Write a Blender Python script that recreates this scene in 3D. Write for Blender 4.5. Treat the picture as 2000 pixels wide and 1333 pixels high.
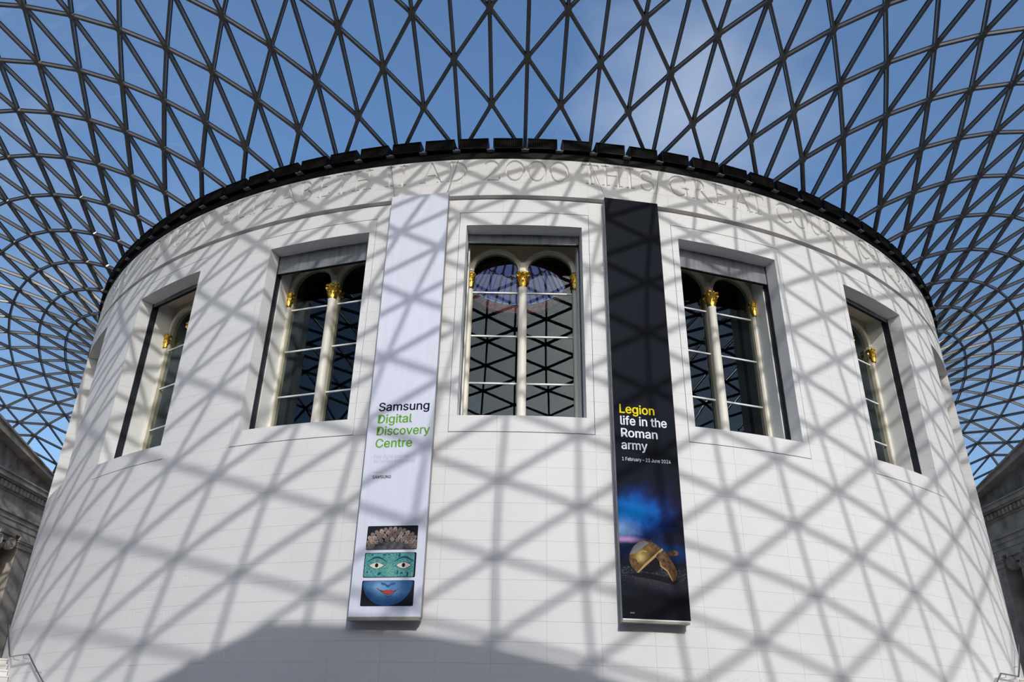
import bpy, math, random
import numpy as np
from mathutils import Vector, Matrix

random.seed(7)
for o in list(bpy.data.objects):
    bpy.data.objects.remove(o, do_unlink=True)
scene = bpy.context.scene
COL = scene.collection
R = math.radians
sin, cos, pi = math.sin, math.cos, math.pi

# ------------------------------------------------------------------ camera
CAM_LOC = Vector((-0.36723, -43.34317, 1.6))
CAM_M = np.array([[0.99978737, -0.01106388, 0.01740122],
                  [-0.02052693, -0.45361529, 0.89096117],
                  [0.00196403, 0.89112892, 0.45374595]])      # rows: right, up, forward
FPX = 1554.218
cam_d = bpy.data.cameras.new('camera')
cam = bpy.data.objects.new('camera', cam_d)
COL.objects.link(cam)
cam_d.sensor_width = 36.0
cam_d.lens = FPX / 2000.0 * 36.0
cam_d.clip_end = 2000
mw = Matrix(((CAM_M[0][0], CAM_M[1][0], -CAM_M[2][0], CAM_LOC[0]),
             (CAM_M[0][1], CAM_M[1][1], -CAM_M[2][1], CAM_LOC[1]),
             (CAM_M[0][2], CAM_M[1][2], -CAM_M[2][2], CAM_LOC[2]),
             (0, 0, 0, 1)))
cam.matrix_world = mw
scene.camera = cam


def proj(P):
    q = (np.asarray(P, float) - np.array(CAM_LOC)) @ CAM_M.T
    d = np.maximum(q[..., 2], 0.05)
    uv = np.stack([1000 + FPX * q[..., 0] / d, 666.5 - FPX * q[..., 1] / d], -1)
    return uv, q[..., 2]


# ------------------------------------------------------------------ sun, sky, exposure
SUN_AZ, SUN_EL = R(15.56), R(30.27)          # azimuth from south (-y) towards +x
sun_dir = Vector((sin(SUN_AZ) * cos(SUN_EL), -cos(SUN_AZ) * cos(SUN_EL), sin(SUN_EL)))
sd = bpy.data.lights.new('sun', 'SUN')
sd.energy = 2.76
sd.angle = R(0.53)
sd.color = (1.0, 0.965, 0.925)
sun = bpy.data.objects.new('sun', sd)
COL.objects.link(sun)
sun.rotation_euler = sun_dir.to_track_quat('Z', 'Y').to_euler()
sun.location = (20, -80, 60)

world = bpy.data.worlds.new('sky')
scene.world = world
world.use_nodes = True
nt = world.node_tree
nt.nodes.clear()
N_ = nt.nodes.new
sky = N_('ShaderNodeTexSky')
sky.sky_type = 'NISHITA'
sky.sun_disc = False
sky.sun_elevation = SUN_EL
sky.sun_rotation = pi - SUN_AZ
sky.altitude = 50
sky.air_density = 1.0
sky.dust_density = 2.2
sky.ozone_density = 2.0
tc = N_('ShaderNodeTexCoord')
mp = N_('ShaderNodeMapping')
mp.inputs['Scale'].default_value = (1.0, 1.0, 1.6)
mp.inputs['Location'].default_value = (3.1, 0.2, 0.75)
nz = N_('ShaderNodeTexNoise')
nz.inputs['Scale'].default_value = 2.1
nz.inputs['Detail'].default_value = 7
nz.inputs['Roughness'].default_value = 0.52
rp = N_('ShaderNodeValToRGB')
rp.color_ramp.elements[0].position = 0.60
rp.color_ramp.elements[0].color = (0, 0, 0, 1)
rp.color_ramp.elements[1].position = 0.86
rp.color_ramp.elements[1].color = (1, 1, 1, 1)
mul = N_('ShaderNodeMath'); mul.operation = 'MULTIPLY'; mul.inputs[1].default_value = 0.62
cd_ = Vector(CAM_M[2]) + Vector(CAM_M[0]) * (375 / FPX) + Vector(CAM_M[1]) * (455 / FPX)      # the cloud bank over the drum
dst = N_('ShaderNodeVectorMath'); dst.operation = 'DISTANCE'; dst.inputs[1].default_value = cd_.normalized()
mrc = N_('ShaderNodeMapRange'); mrc.inputs['From Min'].default_value = 0.33; mrc.inputs['From Max'].default_value = 0.0
mrc.inputs['To Min'].default_value = 0.0; mrc.inputs['To Max'].default_value = 0.22
addc = N_('ShaderNodeMath'); addc.operation = 'ADD'
mix = N_('ShaderNodeMix'); mix.data_type = 'RGBA'
mix.inputs['B'].default_value = (3.2, 3.5, 4.2, 1)
hs = N_('ShaderNodeHueSaturation'); hs.inputs['Saturation'].default_value = 1.16
bg = N_('ShaderNodeBackground')
bg.inputs['Strength'].default_value = 0.226
outw = N_('ShaderNodeOutputWorld')
L_ = nt.links.new
L_(tc.outputs['Generated'], mp.inputs['Vector'])
L_(mp.outputs['Vector'], nz.inputs['Vector'])
L_(tc.outputs['Generated'], dst.inputs[0])
L_(dst.outputs['Value'], mrc.inputs['Value'])
L_(mrc.outputs['Result'], addc.inputs[0])
L_(nz.outputs['Fac'], addc.inputs[1])
L_(addc.outputs[0], rp.inputs['Fac'])
L_(rp.outputs['Color'], mul.inputs[0])
L_(mul.outputs[0], mix.inputs['Factor'])
L_(sky.outputs['Color'], hs.inputs['Color'])
L_(hs.outputs['Color'], mix.inputs['A'])
L_(mix.outputs['Result'], bg.inputs['Color'])
L_(bg.outputs['Background'], outw.inputs['Surface'])

vs = scene.view_settings
vs.view_transform = 'Standard'
vs.look = 'None'
vs.gamma = 1.0
vs.use_curve_mapping = False
vs.exposure = 0.0


# ------------------------------------------------------------------ materials
def mat(name, color, rough=0.6, metal=0.0, noise=None, bump=None, spec=0.5, coord='Object'):
    """noise = (scale, amount, detail[, stretch]) varies the value; bump = (scale, strength)."""
    m = bpy.data.materials.new(name)
    m.use_nodes = True
    t = m.node_tree
    b = t.nodes['Principled BSDF']
    b.inputs['Base Color'].default_value = (*color, 1)
    b.inputs['Roughness'].default_value = rough
    b.inputs['Metallic'].default_value = metal
    b.inputs['Specular IOR Level'].default_value = spec
    if noise or bump:
        c = t.nodes.new('ShaderNodeNewGeometry') if coord == 'World' else t.nodes.new('ShaderNodeTexCoord')
        src = c.outputs['Position'] if coord == 'World' else c.outputs['Object']
    if noise:
        mpn = t.nodes.new('ShaderNodeMapping')
        mpn.inputs['Scale'].default_value = noise[3] if len(noise) > 3 else (1, 1, 1)
        n = t.nodes.new('ShaderNodeTexNoise')
        n.inputs['Scale'].default_value = noise[0]
        n.inputs['Detail'].default_value = noise[2]
        r = t.nodes.new('ShaderNodeValToRGB')
        a = noise[1]
        r.color_ramp.elements[0].position = 0.3
        r.color_ramp.elements[1].position = 0.7
        r.color_ramp.elements[0].color = (*[x * (1 - a) for x in color], 1)
        r.color_ramp.elements[1].color = (*[min(1, x * (1 + a)) for x in color], 1)
        t.links.new(src, mpn.inputs['Vector'])
        t.links.new(mpn.outputs['Vector'], n.inputs['Vector'])
        t.links.new(n.outputs['Fac'], r.inputs['Fac'])
        t.links.new(r.outputs['Color'], b.inputs['Base Color'])
    if bump:
        n2 = t.nodes.new('ShaderNodeTexNoise')
        n2.inputs['Scale'].default_value = bump[0]
        n2.inputs['Detail'].default_value = 4
        bp = t.nodes.new('ShaderNodeBump')
        bp.inputs['Strength'].default_value = bump[1]
        bp.inputs['Distance'].default_value = 0.02
        t.links.new(src, n2.inputs['Vector'])
        t.links.new(n2.outputs['Fac'], bp.inputs['Height'])
        t.links.new(bp.outputs['Normal'], b.inputs['Normal'])
    return m


def glass_mat(name, tint, ior, rough=0.0, haze=0.0, hcol=(0.85, 0.9, 0.92), frit=0.0, gcol=(0.95, 0.98, 1)):
    """thin architectural glass: transparent + mirror by Fresnel, optional white frit."""
    m = bpy.data.materials.new(name)
    m.use_nodes = True
    t = m.node_tree
    t.nodes.clear()
    o = t.nodes.new('ShaderNodeOutputMaterial')
    tr = t.nodes.new('ShaderNodeBsdfTransparent'); tr.inputs['Color'].default_value = (*tint, 1)
    gl = t.nodes.new('ShaderNodeBsdfGlossy'); gl.inputs['Roughness'].default_value = rough
    gl.inputs['Color'].default_value = (*gcol, 1)
    fr = t.nodes.new('ShaderNodeFresnel'); fr.inputs['IOR'].default_value = ior
    mx = t.nodes.new('ShaderNodeMixShader')
    ge = t.nodes.new('ShaderNodeNewGeometry')          # only the outer side of the slab mirrors, its inner side lets light on
    sb = t.nodes.new('ShaderNodeMath'); sb.operation = 'SUBTRACT'; sb.inputs[0].default_value = 1.0
    t.links.new(ge.outputs['Backfacing'], sb.inputs[1])
    ml = t.nodes.new('ShaderNodeMath'); ml.operation = 'MULTIPLY'
    t.links.new(fr.outputs[0], ml.inputs[0]); t.links.new(sb.outputs[0], ml.inputs[1])
    t.links.new(ml.outputs[0], mx.inputs[0])
    t.links.new(tr.outputs[0], mx.inputs[1])
    t.links.new(gl.outputs[0], mx.inputs[2])
    if frit:                     # printed frit and glass thickness: less light gets through at a slant
        lw = t.nodes.new('ShaderNodeLayerWeight'); lw.inputs['Blend'].default_value = 0.5
        pw = t.nodes.new('ShaderNodeMath'); pw.operation = 'POWER'; pw.inputs[1].default_value = 2.0
        cm = t.nodes.new('ShaderNodeMix'); cm.data_type = 'RGBA'
        cm.inputs['A'].default_value = (*tint, 1); cm.inputs['B'].default_value = (*[x * (1 - frit) for x in tint], 1)
        t.links.new(lw.outputs['Facing'], pw.inputs[0]); t.links.new(pw.outputs[0], cm.inputs['Factor'])
        t.links.new(cm.outputs['Result'], tr.inputs['Color'])
    last = mx
    if haze:
        df = t.nodes.new('ShaderNodeBsdfTranslucent'); df.inputs['Color'].default_value = (*hcol, 1)
        m2 = t.nodes.new('ShaderNodeMixShader'); m2.inputs[0].default_value = haze
        t.links.new(mx.outputs[0], m2.inputs[1]); t.links.new(df.outputs[0], m2.inputs[2])
        last = m2
    t.links.new(last.outputs[0], o.inputs['Surface'])
    return m


M = {}
M['stone'] = mat('portland_stone', (0.80, 0.795, 0.79), 0.75, noise=(0.55, 0.035, 5), bump=(14, 0.03), coord='World', spec=0.25)
M['joint'] = mat('joint_mortar', (0.66, 0.65, 0.63), 0.9, spec=0.1)
M['frame_gap'] = mat('shadow_gap', (0.10, 0.10, 0.10), 0.9, spec=0.1)
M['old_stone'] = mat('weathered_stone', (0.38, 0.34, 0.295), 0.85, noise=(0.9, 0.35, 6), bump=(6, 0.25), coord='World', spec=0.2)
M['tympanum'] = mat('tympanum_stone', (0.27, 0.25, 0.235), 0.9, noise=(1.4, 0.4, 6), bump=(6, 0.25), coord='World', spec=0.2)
M['wall_stone'] = mat('court_wall_stone', (0.48, 0.43, 0.37), 0.85, noise=(0.8, 0.12, 5), coord='World', spec=0.2)
M['floor'] = mat('floor_stone', (0.36, 0.315, 0.27), 0.5, noise=(0.6, 0.06, 4), coord='World', spec=0.4)
M['steel'] = mat('grey_painted_steel', (0.105, 0.103, 0.103), 0.28, metal=0.0, spec=0.9)
M['gasket'] = mat('black_gasket', (0.022, 0.022, 0.024), 0.6)
M['roof_glass'] = glass_mat('roof_glass', (0.965, 0.975, 0.975), 1.75, 0.0, 0.02, frit=0.2)
M['pane'] = glass_mat('window_glass', (0.80, 0.84, 0.82), 1.52, gcol=(0.72, 0.88, 1.0))
M['black'] = mat('black_metal', (0.006, 0.007, 0.008), 0.5, spec=0.12)
M['fin'] = mat('black_fins', (0.02, 0.017, 0.016), 0.5, spec=0.15)
M['bracket'] = mat('grey_bracket', (0.20, 0.22, 0.22), 0.5)
M['gold'] = mat('gilded', (0.86, 0.56, 0.10), 0.28, metal=1.0, bump=(30, 0.2))
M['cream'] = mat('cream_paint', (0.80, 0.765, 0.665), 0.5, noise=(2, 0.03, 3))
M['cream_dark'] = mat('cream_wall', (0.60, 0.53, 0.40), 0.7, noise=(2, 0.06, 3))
M['white_paint'] = mat('white_paint', (0.82, 0.82, 0.79), 0.45)
M['blind'] = mat('grey_blind', (0.20, 0.21, 0.235), 0.55, noise=(2.2, 0.25, 4, (3, 3, 0.5)))
M['track'] = mat('dark_track', (0.018, 0.022, 0.030), 0.4)
M['interior'] = mat('dim_interior', (0.018, 0.018, 0.020), 0.8, noise=(1.2, 0.3, 3))  # darkness of the unlit room put into a near-black colour
M['oculus_rib'] = mat('oculus_rib', (0.13, 0.10, 0.10), 0.6)
M['copper'] = mat('copper_moulding', (0.52, 0.26, 0.17), 0.5, noise=(9, 0.35, 3))
M['oculus_glass'] = glass_mat('oculus_glass', (0.72, 0.60, 0.66), 1.2, 0.0, 0.5, (0.58, 0.48, 0.68))
M['rail'] = mat('brushed_rail', (0.42, 0.42, 0.42), 0.3, metal=1.0)
M['step'] = mat('stair_stone', (0.72, 0.70, 0.67), 0.7, noise=(1.2, 0.05, 4), coord='World')
M['cable'] = mat('thin_cable', (0.30, 0.31, 0.32), 0.4, metal=1.0)


# ------------------------------------------------------------------ mesh helpers
class MB:
    def __init__(s):
        s.v = []; s.f = []; s.m = []

    def add(s, vs_, fs, mi=0):
        b = len(s.v)
        s.v += [tuple(x) for x in vs_]
        s.f += [tuple(b + i for i in f) for f in fs]
        s.m += [mi] * len(fs)

    def hexa(s, p, mi=0):            # p: 8 corners, bottom 4 then top 4 (same order)
        s.add(p, [(3, 2, 1, 0), (4, 5, 6, 7), (0, 1, 5, 4), (1, 2, 6, 5), (2, 3, 7, 6), (3, 0, 4, 7)], mi)

    def box(s, x0, x1, y0, y1, z0, z1, mi=0):
        s.hexa([(x0, y0, z0), (x1, y0, z0), (x1, y1, z0), (x0, y1, z0), (x0, y0, z1), (x1, y0, z1), (x1, y1, z1), (x0, y1, z1)], mi)

    def tube(s, pts, r, n=8, mi=0, cap=True):
        pts = [Vector(p) for p in pts]
        rs = r if isinstance(r, (list, tuple)) else [r] * len(pts)
        rings = []
        for i, p in enumerate(pts):
            t = (pts[min(i + 1, len(pts) - 1)] - pts[max(i - 1, 0)]).normalized()
            a = t.orthogonal().normalized() if i == 0 else (rings[-1][1] - t * rings[-1][1].dot(t)).normalized()
            rings.append((p, a, t.cross(a)))
        vs_ = [p + (a * cos(2 * pi * k / n) + b * sin(2 * pi * k / n)) * rr for (p, a, b), rr in zip(rings, rs) for k in range(n)]
        fs = [(i * n + k, i * n + (k + 1) % n, (i + 1) * n + (k + 1) % n, (i + 1) * n + k) for i in range(len(pts) - 1) for k in range(n)]
        if cap:
            fs += [tuple(range(n - 1, -1, -1)), tuple((len(pts) - 1) * n + k for k in range(n))]
        s.add(vs_, fs, mi)

    def lathe(s, prof, c=(0, 0, 0), n=20, a0=0, a1=2 * pi, mi=0):    # prof: (r, z)
        full = abs(a1 - a0 - 2 * pi) < 1e-6
        k = n if full else n + 1
        vs_ = [(c[0] + r * cos(a0 + (a1 - a0) * i / n), c[1] + r * sin(a0 + (a1 - a0) * i / n), c[2] + z) for r, z in prof for i in range(k)]
        fs = [(j * k + i, j * k + (i + 1) % k, (j + 1) * k + (i + 1) % k, (j + 1) * k + i) for j in range(len(prof) - 1) for i in range(n)]
        s.add(vs_, fs, mi)

    def prism(s, poly, axis_fn, d0, d1, mi=0):   # poly 2d (convex or simple), axis_fn(u, z, d) -> xyz
        n = len(poly)
        vs_ = [axis_fn(u, z, d0) for u, z in poly] + [axis_fn(u, z, d1) for u, z in poly]
        fs = [tuple(range(n - 1, -1, -1)), tuple(range(n, 2 * n))] + [(i, (i + 1) % n, n + (i + 1) % n, n + i) for i in range(n)]
        s.add(vs_, fs, mi)

    def mesh(s, name, mats, smooth=False):
        me = bpy.data.meshes.new(name)
        me.from_pydata(s.v, [], s.f)
        for m in (mats if isinstance(mats, (list, tuple)) else [mats]):
            me.materials.append(m)
        if any(s.m):
            me.polygons.foreach_set('material_index', s.m)
        if smooth:
            me.polygons.foreach_set('use_smooth', [True] * len(s.f))
        me.update()
        return me

    def build(s, name, mats, parent=None, smooth=False, kind=None, fix=False):
        me = s.mesh(name, mats, smooth)
        if fix:
            import bmesh
            bm = bmesh.new(); bm.from_mesh(me)
            bmesh.ops.recalc_face_normals(bm, faces=bm.faces)
            bm.to_mesh(me); bm.free()
        return link(name, me, parent, kind)


def link(name, me, parent=None, kind=None):
    o = bpy.data.objects.new(name, me)
    COL.objects.link(o)
    if parent:
        o.parent = parent
    if kind:
        o['kind'] = kind
    return o


def empty(name, loc=(0, 0, 0), label=None, cat=None, kind=None, group=None):
    o = bpy.data.objects.new(name, None)
    o.empty_display_size = 0.3
    o.location = loc
    COL.objects.link(o)
    tag(o, label, cat, kind, group)
    return o


def tag(o, label=None, cat=None, kind=None, group=None):
    if label: o['label'] = label
    if cat: o['category'] = cat
    if kind: o['kind'] = kind
    if group: o['group'] = group
    return o


def cylp(r, az, z):                    # drum coordinates, az in radians, 0 = towards the camera
    return (r * sin(az), -r * cos(az), z)


def local(az0):
    """window-local frame at azimuth az0 (deg): (u sideways, v outwards, z)."""
    a = R(az0); c, s_ = cos(a), sin(a)
    return lambda u, v, z: (u * c + v * s_, u * s_ - v * c, z)


def sector(mb, r0, r1, a0, a1, z0, z1, n=4, mi=0, ends=True):
    """curved block between two radii, azimuths (deg) and heights."""
    A = [R(a0 + (a1 - a0) * i / n) for i in range(n + 1)]
    vs_ = []
    for a in A:
        vs_ += [cylp(r0, a, z0), cylp(r1, a, z0), cylp(r1, a, z1), cylp(r0, a, z1)]
    fs = []
    for i in range(n):
        b, c = 4 * i, 4 * i + 4
        fs += [(b + 1, c + 1, c + 2, b + 2), (b, b + 3, c + 3, c), (b + 3, b + 2, c + 2, c + 3), (b, c, c + 1, b + 1)]
    if ends:
        e = 4 * n
        fs += [(0, 1, 2, 3), (e, e + 3, e + 2, e + 1)]
    mb.add(vs_, fs, mi)


def radial_normals(me, rmin=22.185):
    """outer curved faces shade as a true cylinder, everything else flat."""
    ns = []
    for p in me.polygons:
        cvs = [me.vertices[i].co for i in p.vertices]
        outer = all(math.hypot(c.x, c.y) > rmin for c in cvs) and abs(p.normal.z) < 0.3
        for c in cvs:
            if outer:
                h = math.hypot(c.x, c.y)
                sg = 1 if (p.normal.x * c.x + p.normal.y * c.y) > 0 else -1
                ns.append((sg * c.x / h, sg * c.y / h, 0))
            else:
                ns.append(tuple(p.normal))
    me.polygons.foreach_set('use_smooth', [True] * len(me.polygons))
    me.normals_split_custom_set(ns)


# ------------------------------------------------------------------ lettering
try:                             # Blender's own interface typeface, a plain grotesque like the banners'
    import os
    SANS = bpy.data.fonts.load(os.path.join(bpy.utils.system_resource('DATAFILES', path='fonts'), 'Inter.woff2'))
except Exception:
    SANS = None

def text_mesh(body, size=1.0, offset=0.0, extrude=0.0, align='LEFT', spacing=1.0):
    c = bpy.data.curves.new('lettering', 'FONT')
    c.body = body; c.size = size; c.offset = offset; c.extrude = extrude
    c.align_x = align; c.space_character = spacing
    c.resolution_u = 4
    if SANS:
        c.font = SANS
    o = bpy.data.objects.new('lettering', c)
    COL.objects.link(o)
    bpy.context.view_layer.update()
    dg = bpy.context.evaluated_depsgraph_get()
    me = bpy.data.meshes.new_from_object(o.evaluated_get(dg))
    bpy.data.objects.remove(o, do_unlink=True)
    bpy.data.curves.remove(c)
    return me


def text_segments(body, offset=0.0):
    me = text_mesh(body, 1.0, offset)
    n = {}
    for p in me.polygons:
        for e in p.edge_keys:
            n[e] = n.get(e, 0) + 1
    V = [(v.co.x, v.co.y) for v in me.vertices]
    S = np.array([(V[a] + V[b]) for (a, b), k in n.items() if k == 1])
    bpy.data.meshes.remove(me)
    return S


_cm = text_mesh('H')
CAPH = max(v.co.y for v in _cm.vertices)
bpy.data.meshes.remove(_cm)


def seg_dist(X, Y, S):
    """distance of points to the nearest of the segments S (x0,y0,x1,y1)."""
    d = np.full(X.shape, 1e9)
    for x0, y0, x1, y1 in S:
        dx, dy = x1 - x0, y1 - y0
        l2 = dx * dx + dy * dy + 1e-12
        t = np.clip(((X - x0) * dx + (Y - y0) * dy) / l2, 0, 1)
        d = np.minimum(d, (X - x0 - t * dx) ** 2 + (Y - y0 - t * dy) ** 2)
    return np.sqrt(d)


def inside(X, Y, S):
    c = np.zeros(X.shape, int)
    for x0, y0, x1, y1 in S:
        if y0 == y1: continue
        k = ((y0 > Y) != (y1 > Y))
        xi = x0 + (Y - y0) * (x1 - x0) / (y1 - y0)
        c += (k & (X < xi))
    return c % 2 == 1


def arc(cx, cy, rx, ry, a0, a1, n=12):
    return [(cx + rx * cos(R(a0 + (a1 - a0) * i / n)), cy + ry * sin(R(a0 + (a1 - a0) * i / n))) for i in range(n + 1)]


TK, TN = 0.105, 0.055           # thick and thin strokes, in cap heights


def serif(x, y, w=0.15):
    return ([(x - w, y), (x + w, y)], 0.05)


GL = {  # Roman capitals as strokes: ([points], stroke width); width of the letter
    'A': ([([(0.04, 0), (0.38, 1)], TN), ([(0.36, 1), (0.76, 0)], TK), ([(0.15, .36), (.61, .36)], TN), serif(.04, .02, .11), serif(.76, .02, .13)], .8),
    'B': ([([(0.12, 0), (.12, 1)], TK), (arc(.2, .765, .27, .225, 90, -90), .09), (arc(.2, .27, .36, .26, 90, -90), .09), ([(0, .98), (.22, .98)], TN), ([(0, .02), (.22, .02)], TN)], .6),
    'C': ([(arc(.44, .5, .42, .49, 48, 312, 22), TK), ([(.72, .86), (.72, .72)], .05)], .78),
    'D': ([([(0.12, 0), (.12, 1)], TK), (arc(.22, .5, .5, .48, 90, -90, 18), .10), ([(0, .98), (.24, .98)], TN), ([(0, .02), (.24, .02)], TN)], .76),
    'E': ([([(0.12, 0), (.12, 1)], TK), ([(0, .98), (.46, .98), (.46, .86)], TN), ([(.12, .51), (.38, .51)], TN), ([(0, .02), (.5, .02), (.53, .16)], TN)], .56),
    'G': ([(arc(.44, .5, .42, .49, 48, 318, 22), TK), ([(.74, .42), (.74, .12)], TK), ([(.58, .42), (.86, .42)], TN), ([(.72, .86), (.72, .72)], .05)], .86),
    'H': ([([(0.12, 0), (.12, 1)], TK), ([(.64, 0), (.64, 1)], TK), ([(.12, .52), (.64, .52)], TN), serif(.12, .02), serif(.12, .98), serif(.64, .02), serif(.64, .98)], .78),
    'I': ([([(0.12, 0), (.12, 1)], TK), serif(.12, .02), serif(.12, .98)], .26),
    'J': ([([(0.2, -.02), (.2, 1)], TK), (arc(.02, -.02, .18, .18, 0, -90, 6), TN), serif(.2, .98)], .32),
    'L': ([([(0.12, 0), (.12, 1)], TK), ([(0, .02), (.48, .02), (.51, .18)], TN), serif(.12, .98)], .54),
    'M': ([([(0.08, 0), (.16, 1)], TN), ([(.16, 1), (.48, 0)], TK), ([(.48, 0), (.8, 1)], TN), ([(.8, 1), (.9, 0)], TK), serif(.08, .02), serif(.9, .02)], .98),
    'N': ([([(0.1, 0), (.1, 1)], TN), ([(.1, 1), (.72, 0)], TK), ([(.72, 0), (.72, 1)], TN), serif(.1, .02), serif(.72, .98)], .82),
    'O': ([(arc(.44, .5, .42, .49, 0, 360, 30), .095)], .88),
    'Q': ([(arc(.44, .5, .42, .49, 0, 360, 30), .095), ([(.46, .06), (.66, -.12), (.98, -.2)], .08)], .9),
    'R': ([([(0.12, 0), (.12, 1)], TK), (arc(.2, .74, .3, .25, 90, -90), .09), ([(.34, .5), (.72, .02), (.82, .0)], TK), ([(0, .98), (.22, .98)], TN), serif(.12, .02)], .76),
    'S': ([(arc(.3, .745, .24, .245, 35, 270, 14) + arc(.3, .255, .27, .245, 90, -145, 14), .095), ([(.5, .89), (.5, .74)], .05), ([(.07, .11), (.06, .26)], .05)], .6),
    'T': ([([(0.37, 0), (.37, 1)], TK), ([(.02, .84), (.05, .97), (.69, .97), (.72, .84)], TN), serif(.37, .02)], .74),
    'U': ([([(0.12, 1), (.12, .36)] + arc(.4, .32, .28, .31, 180, 360, 14) + [(.68, 1)], .09), serif(.12, .98), serif(.68, .98)], .8),
    'Y': ([([(0.04, 1), (.36, .48)], TK), ([(.70, 1), (.36, .48), ], TN), ([(.36, .48), (.36, 0)], TK), serif(.36, .02)], .74),
    'Z': ([([(0.04, .84), (.06, .97), (.64, .97)], TN), ([(.62, .97), (.05, .03)], TK), ([(.05, .03), (.66, .03), (.69, .18)], TN)], .72),
    '2': ([(arc(.28, .74, .26, .25, 160, -20, 12) + [(.44, .46), (.04, .03)], .09), ([(.04, .03), (.6, .03), (.63, .16)], TN)], .64),
    '0': ([(arc(.38, .5, .35, .49, 0, 360, 28), .085)], .76),
}
FRIEZE = [('M', -58.6), ('A', -56.2), ('J', -54.4), ('E', -53.0), ('S', -51.2), ('T', -49.4), ('Y', -47.3), ('Q', -43.2 + 2.6), ('U', -38.4), ('E', -36.3), ('E', -34.5), ('N', -32.4),
          ('E', -29.15), ('L', -27.3), ('I', -25.86), ('Z', -24.2), ('A', -21.94), ('B', -20.06), ('E', -18.17), ('T', -16.4), ('H', -14.45), ('I', -11.88), ('I', -10.68),
          ('A', -8.09), ('D', -5.84), ('2', -2.84), ('0', -0.85), ('0', 1.05), ('0', 2.96), ('T', 5.67), ('H', 7.63), ('I', 9.25), ('S', 10.75), ('G', 13.77), ('R', 15.92), ('E', 17.78), ('A', 20.07), ('T', 21.76),
          ('C', 24.79), ('O', 26.85), ('U', 28.9), ('R', 30.92), ('T', 32.72), ('C', 36.04), ('E', 37.9), ('L', 39.5), ('E', 41.1), ('B', 42.9), ('R', 44.7), ('A', 46.5), ('T', 48.2), ('I', 49.6), ('N', 51.2), ('G', 53.3), ('T', 57.0), ('H', 59.0)]
RD = 22.2
CAP = 0.83
STROKES = []                     # (segments array, half width) in arc length / height
for ch, a in FRIEZE:
    gl, w = GL[ch]
    x0 = RD * R(a) - w * CAP * 0.5
    for pts, sw in gl:
        P_ = [(x0 + x * CAP, 18.355 + y * CAP) for x, y in pts]
        STROKES.append((np.array([P_[i] + P_[i + 1] for i in range(len(P_) - 1)]), sw * CAP * 0.5))

TEXTS = []                       # (segments in wall coordinates, max depth, bounding box)


def wall_text(body, a0, a1, z, h, off=-0.018, depth=0.012):
    S = text_segments(body, off)
    x0, x1 = S[:, [0, 2]].min(), S[:, [0, 2]].max()
    T = S.copy()
    sx = (RD * R(a1) - RD * R(a0)) / (x1 - x0) if a1 is not None else h / CAPH
    T[:, [0, 2]] = RD * R(a0) + (S[:, [0, 2]] - x0) * sx
    T[:, [1, 3]] = z + S[:, [1, 3]] * h / CAPH
    TEXTS.append((T, depth, (T[:, [0, 2]].min(), T[:, [0, 2]].max(), T[:, [1, 3]].min(), T[:, [1, 3]].max())))


wall_text('The Weston Family', -21.4, -13.1, 3.50, 0.31)
wall_text('The Millennium Commission', 9.2, 24.3, 2.985, 0.31)
wall_text('British Museum', 23.6, 28.7, 7.56, 0.22, depth=0.008)
wall_text('The British Museum Friends', 23.7, 31.6, 5.53, 0.22, depth=0.008)
wall_text('The Clore Foundation', 23.5, 30.6, 5.03, 0.22, depth=0.008)
wall_text('The Vivien Duffield Foundation', 23.5, 33.0, 4.52, 0.24, depth=0.008)


def scratch_line(a0, a1, z, h, seed):      # donors' names too worn to read in the photograph
    rnd = random.Random(seed)
    x, x1 = RD * R(a0), RD * R(a1)
    segs = []
    while x < x1:
        w = h * rnd.uniform(.35, .65)
        if rnd.random() < 0.16:
            x += h * .5; continue
        t = rnd.random()
        if t < .45:
            segs += [(x, z, x, z + h * rnd.choice((.65, .65, 1)))]
        if t > .3:
            segs += [(x, z + h * .62, x + w * .7, z + h * .6), (x + w * .7, z + h * .6, x + w * .75, z)]
        if t > .7:
            segs += [(x, z + h * .05, x + w * .6, z)]
        x += w + h * .12
    STROKES.append((np.array(segs), 0.011))


for i, (a0, a1, z) in enumerate([(23.7, 30.0, 8.02), (23.4, 34.0, 7.06), (23.6, 27.5, 6.55), (39.5, 43.5, 7.55), (40.2, 43.8, 6.05), (40.0, 44.2, 5.53), (41.0, 44.4, 5.03),
                                 (-36.6, -32.4, 7.06), (-37.6, -34.0, 6.55), (-37.4, -33.2, 6.05), (-37.0, -34.0, 5.80), (-30.4, -24.9, 5.53), (-30.4, -26.4, 5.28), (-30.4, -28.2, 5.03), (-30.3, -25.8, 4.62),
                                 (-43.0, -40.0, 6.05), (-43.4, -40.2, 5.53), (-43.5, -40.4, 5.03), (-44.0, -41.0, 4.52)]):
    scratch_line(a0, a1, z + .09, 0.17, i)


def carve_depth(S_, Z_):
    d = np.zeros(S_.shape)
    x0, x1, z0, z1 = S_.min(), S_.max(), Z_.min(), Z_.max()
    for seg, hw in STROKES:
        if seg[:, [0, 2]].max() + hw < x0 or seg[:, [0, 2]].min() - hw > x1 or seg[:, [1, 3]].max() + hw < z0 or seg[:, [1, 3]].min() - hw > z1:
            continue
        d = np.maximum(d, np.clip((hw - seg_dist(S_, Z_, seg)) * 5.0, 0, 0.065 if hw > .02 else .004))
    for seg, dm, (a, b, c, e) in TEXTS:
        if b < x0 or a > x1 or e < z0 or c > z1:
            continue
        k = (seg[:, [0, 2]].max(1) > x0 - .1) & (seg[:, [0, 2]].min(1) < x1 + .1)
        sg = seg[k]
        if len(sg) == 0: continue
        ins = inside(S_, Z_, seg)
        d = np.maximum(d, np.where(ins, np.minimum(seg_dist(S_, Z_, sg) * 1.3, dm), 0))
    return d


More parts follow.
